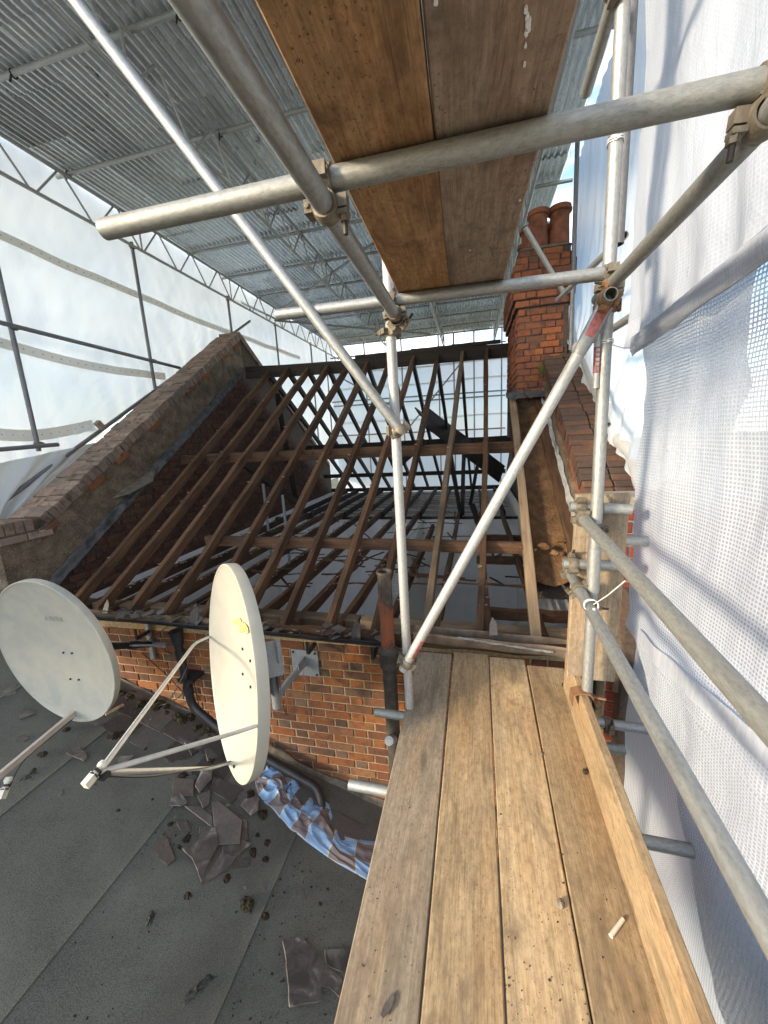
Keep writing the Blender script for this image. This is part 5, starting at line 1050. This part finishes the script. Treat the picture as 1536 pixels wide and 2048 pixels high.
# ================================================================== things lying on the felt roof
RW = lambda P, rot=0: Matrix.Translation(P) @ frame(Vector((1, 0, LB)), NR).to_3x3().to_4x4() @ Matrix.Rotation(rot, 4, 'Z')
def shard(pts, sc_, off, lab, grp=None, lift=.006, th=.010, tilt=None, mat='slate', surf=None, name='slate_shard', cat='slate'):
    """a piece traced on the roof, standing on it with its own thickness"""
    ps = [(surf or onR)(x / sc_ + off[0], y / sc_ + off[1]) for x, y in pts]; c = sum(ps, Vector()) / len(ps); nrm = NR if surf is None else Z_
    W = RW(c) if surf is None else Matrix.Translation(c); Wi = W.inverted(); q = [Wi @ p for p in ps]; q = [Vector((v.x, v.y, 0)) for v in q]
    ar = sum(a.x * b.y - b.x * a.y for a, b in zip(q, q[1:] + q[:1])); q = q if ar > 0 else q[::-1]
    fine = []
    for a, b in zip(q, q[1:] + q[:1]):
        n_ = max(1, int((b - a).length / .03))
        for i in range(n_): p = a.lerp(b, i / n_); fine.append(p if i == 0 else p + Vector((random.uniform(-1, 1), random.uniform(-1, 1), 0)) * .0028)
    mb = MB(); k = len(fine); mb.v = [Vector((p.x, p.y, 0)) for p in fine] + [Vector((p.x * .985, p.y * .985, th)) for p in fine]; mb.f = [tuple(range(k))[::-1], tuple(range(k, 2 * k))] + [(i, (i + 1) % k, k + (i + 1) % k, k + i) for i in range(k)]
    W = W @ Matrix.Translation((0, 0, lift * 1.5)) @ Matrix.Rotation(tilt if tilt is not None else random.uniform(-.10, .10), 4, 'X') @ Matrix.Rotation(random.uniform(-.08, .08) if tilt is None else 0, 4, 'Y')
    return obj(name, mb.mesh(MT[mat]), W, None, label=lab, cat=cat, group=grp)
G4 = (5.486, (280, 1480)); 
for pts, lift, lab in (
  ([(360, 440), (590, 470), (580, 640), (430, 640), (350, 620)], .014, 'square slate piece at the upper edge of the heap'), ([(650, 410), (780, 380), (770, 500), (640, 640), (590, 560)], .04, 'pale pointed slate chip leaning below the lowest feed strut'),
  ([(340, 660), (430, 630), (510, 740), (440, 780), (310, 780)], .03, 'small bright triangular slate chip by the felt seam'), ([(800, 420), (1130, 560), (1000, 720), (760, 570)], .012, 'broad slate under the foot of the cream dish'),
  ([(620, 650), (760, 590), (750, 740), (680, 790)], .022, 'grey leaf-shaped slate chip in the heap'), ([(480, 760), (640, 760), (780, 860), (790, 980)], .012, 'long brown wedge of slate under the grey chip'),
  ([(780, 720), (850, 700), (1110, 940), (1080, 1190), (850, 1190), (800, 950)], .022, 'large dark brown slate in the middle of the heap'), ([(1110, 900), (1160, 900), (1180, 1130), (1090, 1130)], .012, 'dark slate strip under the edge of the large brown slate'),
  ([(450, 1250), (560, 1190), (640, 1080), (640, 1010), (810, 1000), (850, 1200), (700, 1500), (660, 1610), (560, 1360)], .030, 'big curved slate with painted white sheen at the foot of the heap'), ([(660, 1620), (880, 1280), (1050, 1330), (940, 1470)], .020, 'buff slate wedge meeting the big curved slate'),
  ([(900, 1200), (1130, 1130), (1210, 1180), (1040, 1330), (900, 1290)], .016, 'pale-patched slate beside the buff wedge'), ([(1000, 1430), (1060, 1370), (1200, 1300), (1190, 1400)], .008, 'thin slate sliver at the low side of the heap'),
  ([(1090, 760), (1130, 700), (1290, 680), (1280, 830), (1210, 880)], .03, 'pale chipped slate beside the checked bag'), ([(220, 1060), (300, 1110), (380, 1340), (300, 1410), (120, 1220)], .010, 'lone brown slate away from the heap'), ([(390, 920), (500, 900), (550, 1010), (440, 1010)], .008, 'small square slate scrap between the heap and the lone slate'),
  ([(480, 60), (640, 20), (800, 0), (560, 200)], .010, 'dark slate under the middle feed strut'), ([(700, 130), (860, 60), (880, 180), (740, 260)], .010, 'brown slate half hidden behind the cream dish')):
    shard(pts, *G4, lab, None, lift, mat='slate_pale' if any(w_ in lab for w_ in ('pale', 'bright', 'white', 'buff')) else 'slate')
G3 = (5.12, (0, 1380))
for pts, lift, lab in (([(200, 260), (240, 225), (330, 250), (360, 280), (200, 330)], .02, 'white-bloomed slate chip under the grey-white dish'), ([(150, 550), (190, 490), (300, 510), (250, 550)], .008, 'faint dark slate flake between dish arm and roof edge'), ([(670, 670), (800, 610), (880, 680), (890, 740), (850, 760)], .016, 'glinting slate lying across the felt seam'), ([(1190, 700), (1390, 690), (1230, 800)], .008, 'flat triangular slate behind the feed horn'), ([(590, 1090), (640, 1030), (640, 1080), (610, 1110)], .006, 'tiny slate flake on open felt'), ([(30, 40), (160, -40), (165, 60), (20, 90)], .010, 'slate standing near the roof edge past the grey-white dish')):
    shard(pts, *G3, lab, None, lift, mat='slate_pale' if any(w_ in lab for w_ in ('white-bloomed', 'glinting')) else 'slate')
shard([(1070, 280), (1250, 170), (1270, 190), (1080, 300)], *G3, 'splintered stick of pale wood near the dish bottom', None, .02, .012, mat='board', name='wood_splinter', cat='wood piece')
G6 = (5.486, (520, 1780))
shard([(225, 620), (450, 560), (500, 640), (700, 850), (880, 1040), (850, 1240), (740, 1130), (640, 1120), (650, 1280), (290, 1370), (270, 1000), (250, 750)], *G6, 'whole broken-cornered slate lying beside the walkway edge', None, .03, .009, mat='slate_pale')
shard([(700, 680), (980, 660), (900, 920), (720, 840)], *G6, 'dull slate partly under the walkway edge', None, .008)
shard([(1320, 1400), (1370, 1260), (1460, 1130), (1480, 1190), (1440, 1330), (1350, 1430)], *G6, 'grey slate sliver lying on the grey walkway board', None, .003, .004, 0, surf=onP)
# slates laid along the wall foot
k = 0
for row in range(2):
    for i in range(9):
        X = -3.25 + i * .27 + .12 * row; Y = 2.36 - .17 * row - .02 * i * 0; 
        if random.random() < .1: continue
        P = Vector((X, Y, LA + LB * X)); w_, l_ = .25, .22; mb = MB().box((-w_ / 2, -l_ / 2, 0), (w_ / 2, l_ / 2, .006))
        obj('roof_slate', mb.mesh(MT['slate']), RW(P + NR * (.012 + .008 * (1 - row)), random.uniform(-.06, .06)) @ Matrix.Rotation(.03, 4, 'Y'), None, label='brown slate of the row laid along the foot of the brick wall', cat='slate', group='slates along the wall foot')
def strip_lead(u, v):
    X = -3.3 + 2.7 * u; q = noise.noise(Vector((u * 14, v * 2, 3))); return Vector((X, WY - .016 - .035 * (1 - v) ** 1.5 - .008 * q, LA + LB * X + .012 + (.02 + .09 * max(0, noise.noise(Vector((u * 9, 0, 1))))) * v + .01 * q * v))
obj('lead_upstand', sheetgrid(strip_lead, 80, 6, MT['flaunch']), Matrix(), fr)
# slate rubbish in the gutter
sd = MB(); rnd = random.Random(3)
def addshard(P, s, nrm_j=.5):
    k = rnd.choice((3, 4, 4, 5)); W = Matrix.Translation(P) @ Matrix.Rotation(rnd.uniform(0, 6.3), 4, 'Z') @ Matrix.Rotation(rnd.uniform(-nrm_j, nrm_j), 4, 'X') @ Matrix.Rotation(rnd.uniform(-nrm_j, nrm_j), 4, 'Y'); n0 = len(sd.v)
    ps = [(s * rnd.uniform(.5, 1.1) * math.cos(t), s * rnd.uniform(.4, .9) * math.sin(t)) for t in (2 * math.pi * i / k for i in range(k))]; sd.prism(ps, 0, .005)
    for i in range(n0, len(sd.v)): sd.v[i] = W @ sd.v[i]
n_ = 0
for i in range(95):
    t = rnd.random(); X = -3.9 + 3.4 * t; z = z0 + (z1 - z0) * (X + 3.9) / 3.5; sd = MB(); addshard(Vector((0, 0, 0)), rnd.uniform(.02, .07), .45)
    obj('slate_chip', sd.mesh(MT['slate']), Matrix.Translation((X, GY + rnd.uniform(-.06, .07), z + rnd.uniform(-.012, .025))), None, label='broken slate chip lying in the black gutter', cat='slate', group='slate chips in the gutter')
for x, y, s, lab in ((388, 1228, .09, 'upright pointed slate stuck in the gutter by the cream dish'), (712, 1258, .075, 'triangular slate leaning in the gutter by the vent pipe'), (985, 1252, .06, 'slate splinter leaning between two rafter feet'), (213, 1212, .06, 'slate on the fascia behind the grey-white dish')):
    P = onY(x, y, 2.43); mb = MB().prism([(-s * .5, -s), (s * .45, -s), (s * .5, s * .3), (s * .1, s), (-s * .3, s * .2)], 0, .006); obj('slate_shard', mb.mesh(MT['slate']), Matrix.Translation(P) @ Matrix.Rotation(1.25, 4, 'X') @ Matrix.Rotation(random.uniform(-.3, .3), 4, 'Z'), None, label=lab, cat='slate')
# small flakes strewn about the heap
rnd = random.Random(77)
for i in range(34):
    x, y = rnd.gauss(440, 75), rnd.gauss(1655, 70)
    if onR(x, y).y > 2.3: continue
    sd = MB(); addshard(Vector((0, 0, 0)), rnd.uniform(.010, .030), .12); obj('slate_flake', sd.mesh(MT['slate']), RW(onR(x, y) + NR * .008, rnd.uniform(0, 6)), None, label='small flake of slate strewn about the slate heap on the felt', cat='slate', group='slate flakes about the heap')
# torn blisters in the felt
def torn(x, y, a, b, rot, seed):
    C0 = onR(x, y); W = RW(C0, rot); vs, fs, k = [], [], 26
    def fn(u, v):
        r = v; t = u * 2 * math.pi; rr_ = r * (1 + .35 * noise.noise(Vector((math.cos(t) * 1.6, math.sin(t) * 1.6, seed)))); h = .013 * (1 - r) * (1 + noise.noise(Vector((math.cos(t) * r * 4, math.sin(t) * r * 4, seed + 2)))) + .012 * noise.noise(Vector((math.cos(t) * r * 7, math.sin(t) * r * 7, seed + 5))) * (1 - r * r)
        return W @ Vector((a * rr_ * math.cos(t), b * rr_ * math.sin(t), .007 + h + .003 * (1 - r)))
    obj('torn_blister', sheetgrid(fn, 40, 10, MT['felt_worn'], True), Matrix(), fr)
torn(392, 1985, .045, .13, -.5, 1.0); torn(58, 1556, .07, .12, -.6, 4.0); torn(300, 1840, .03, .05, .3, 8.0)
# moss clumps
def clump(P, s, lab, grp, mat='moss', seed=0, up=NR):
    bm = bmesh.new(); bmesh.ops.create_icosphere(bm, subdivisions=3, radius=s)
    for v in bm.verts:
        k = 1 + .45 * noise.noise(v.co * (1.6 / s) + Vector((seed * 3.1, 0, 0))) + .35 * noise.noise(v.co * (4.5 / s) + Vector((0, seed, 0))); v.co = Vector((v.co.x * 1.15, v.co.y, v.co.z * .62)) * k
    m_ = bpy.data.meshes.new('m'); bm.to_mesh(m_); bm.free(); m_.materials.append(MT[mat]); return obj('moss_clump', m_, RW(P + NR * s * .35, seed), None, label=lab, cat='moss', group=grp)
ml = 'dark dried moss clump lying on the grey felt'
for i, (x, y, s) in enumerate(((85, 1513, .028), (65, 1546, .024), (44, 1558, .016), (77, 1468, .014), (133, 1462, .026), (189, 1573, .018), (236, 1624, .017), (129, 1568, .011), (373, 1680, .024), (359, 1697, .015), (340, 1651, .017), (304, 1602, .015), (336, 1562, .016), (515, 1673, .019), (533, 1688, .022), (504, 1708, .026), (531, 1722, .022), (453, 1761, .024), (524, 1633, .034), (375, 1795, .022), (228, 1475, .034), (245, 1468, .02), (530, 1835, .020), (560, 1760, .012), (640, 1810, .013), (655, 1780, .012), (460, 1855, .010), (620, 1745, .012), (575, 1700, .014), (365, 1555, .03), (390, 1545, .028), (420, 1525, .03), (247, 1745, .010), (290, 1500, .02), (500, 1590, .03))):
    clump(onR(x, y), s, ml, 'moss clumps on the felt', 'moss', i)
clump(onR(493, 1812), .036, 'largest brown moss lump lying on a felt seam', None, 'moss_green', 50)
for i in range(40):
    t = random.random(); X = -3.15 + 1.25 * t; clump(Vector((X, 2.44 + random.uniform(-.05, .05), LA + LB * X + .01)), random.uniform(.018, .04), 'green-brown moss growing along the foot of the brick wall', 'moss along the wall foot', 'moss_green', 60 + i)
# grit specks: nobody could count them
gr = MB(); rnd = random.Random(11)
def speck(P, s, n):
    n0 = len(gr.v); W = frame(Vector((rnd.uniform(-1, 1), rnd.uniform(-1, 1), .2)), n); gr.box((-s, -s * .7, 0), (s, s * .7, s * .8))
    for i in range(n0, len(gr.v)): gr.v[i] = W @ gr.v[i] + P
for i in range(1500):
    if i < 700: x, y = rnd.gauss(430, 110), rnd.gauss(1640, 90)
    else: x, y = rnd.uniform(0, 720), rnd.uniform(1450, 2048)
    P = onR(x, y)
    if P.y > 2.45 or P.x > .3: continue
    speck(P + NR * .008, rnd.uniform(.0012, .0045) * (1.6 if rnd.random() < .08 else 1), NR)
obj('roof_grit', gr.mesh(MT['moss']), Matrix(), None, label='scattered grit and crumbs over the felt roof', cat='debris', kind='stuff')
gr = MB()
for i in range(1300):
    x, y = rnd.uniform(720, 1300), rnd.uniform(1330, 2048)
    if rnd.random() < .5: x = rnd.gauss(1150, 40) + (y - 1500) * .18
    P = onP(x, y)
    if -.37 < P.x < .48: speck(P + Vector((0, 0, .0005)), rnd.uniform(.0006, .0016) * (2 if rnd.random() < .05 else 1), Z_)
obj('board_grit', gr.mesh(MT['moss']), Matrix(), None, label='crumbs and sawdust scattered over the walkway boards', cat='debris', kind='stuff')
# small things on the walkway
def stone(P, s, lab, mat, name='stone_chip', cat='stone', seed=0):
    bm = bmesh.new(); bmesh.ops.create_icosphere(bm, subdivisions=2, radius=s)
    for v in bm.verts: v.co = Vector((v.co.x, v.co.y * 1.2, v.co.z * .8)) * (1 + .4 * noise.noise(v.co * (1.8 / s) + Vector((seed, 2, 0))))
    m_ = bpy.data.meshes.new('m'); bm.to_mesh(m_); bm.free(); m_.materials.append(MT[mat]); return obj(name, m_, Matrix.Translation(P + Vector((0, 0, s * .6))), None, label=lab, cat=cat)
stone(onP(1121, 1812), .013, 'grey stone chip beside the board joint', 'flaunch', seed=3); stone(onP(1083, 1508), .007, 'tiny grey pebble lodged in the board joint', 'flaunch', seed=5); stone(onP(1130, 1375), .018, 'dark moss lump beside the far end of the toe board', 'moss', 'moss_clump', 'moss', 7); stone(onP(1170, 1546), .011, 'flattened brown crumb by the middle of the toe board', 'moss_green', 'moss_clump', 'moss', 9)
a, b = onP(1221, 1876) + Vector((0, 0, .008)), onP(1246, 1842) + Vector((0, 0, .008)); obj('wood_peg', MB().cyl(a, b, .0065, .006, 10).mesh(MT['lnb'], 40), Matrix(), None, label='pale round peg lying on the board beside the toe board', cat='peg')
# ---- checked woven bag
lo_ = [(150, 340), (190, 480), (280, 580), (420, 730), (540, 850), (700, 970), (1000, 1180), (1290, 1340), (1480, 1450)]; hi_ = [(300, 170), (440, 210), (590, 290), (620, 400), (760, 500), (910, 560), (1040, 860), (1260, 930), (1480, 960)]
pl2 = lambda L, t: (lambda i, f: Vector(L[i]).lerp(Vector(L[i + 1]), f))(min(int(t * (len(L) - 1)), len(L) - 2), t * (len(L) - 1) - min(int(t * (len(L) - 1)), len(L) - 2))
def bag(u, v):
    a, b = pl2(lo_, u), pl2(hi_, u); p = a.lerp(b, v); P = onR(480 + p.x / 5.12, 1500 + p.y / 5.12); env = math.sin(math.pi * min(max(v, .0), 1)) ** .5; cr_ = .25 + 1.1 * (1 - u) ** 1.5
    h = .010 * env + env * cr_ * .8 * (.075 * (.45 - abs(noise.noise(Vector((u * 9 + v * 2, v * 3.2 - u * 3, 2)))))  + .030 * noise.noise(Vector((u * 5 + v * 4, v * 5, 8))) + .020 * (.3 - abs(noise.noise(Vector((u * 24 - v * 5, v * 8, 4)))))) + .025 * env * (1 - u) ** 2
    side = .03 * cr_ * noise.noise(Vector((u * 8, v * 6, 14)))
    return P + NR * (.008 + max(0, h)) + Vector((side, side, 0))
obj('checked_bag', sheetgrid(bag, 150, 60, MT['check'], True, lambda u, v: (u * 1.15 + .018 * noise.noise(Vector((u * 6, v * 3, 1))), v * .30 + .015 * noise.noise(Vector((u * 7, v * 3, 5))))), Matrix(), None, label='crumpled blue and grey checked plastic bag trailing under the walkway', cat='bag')
# broken coping brick against the sheeting
P = onX(203, 850, -4.50); obj('loose_brick', brick_kind(.103, .066, .066, MT['brick_coping']), Matrix.Translation(P) @ Matrix.Rotation(1.4, 4, 'Z') @ Matrix.Rotation(.9, 4, 'Y'), None, label='loose brick standing on the coping against the white sheeting', cat='brick')
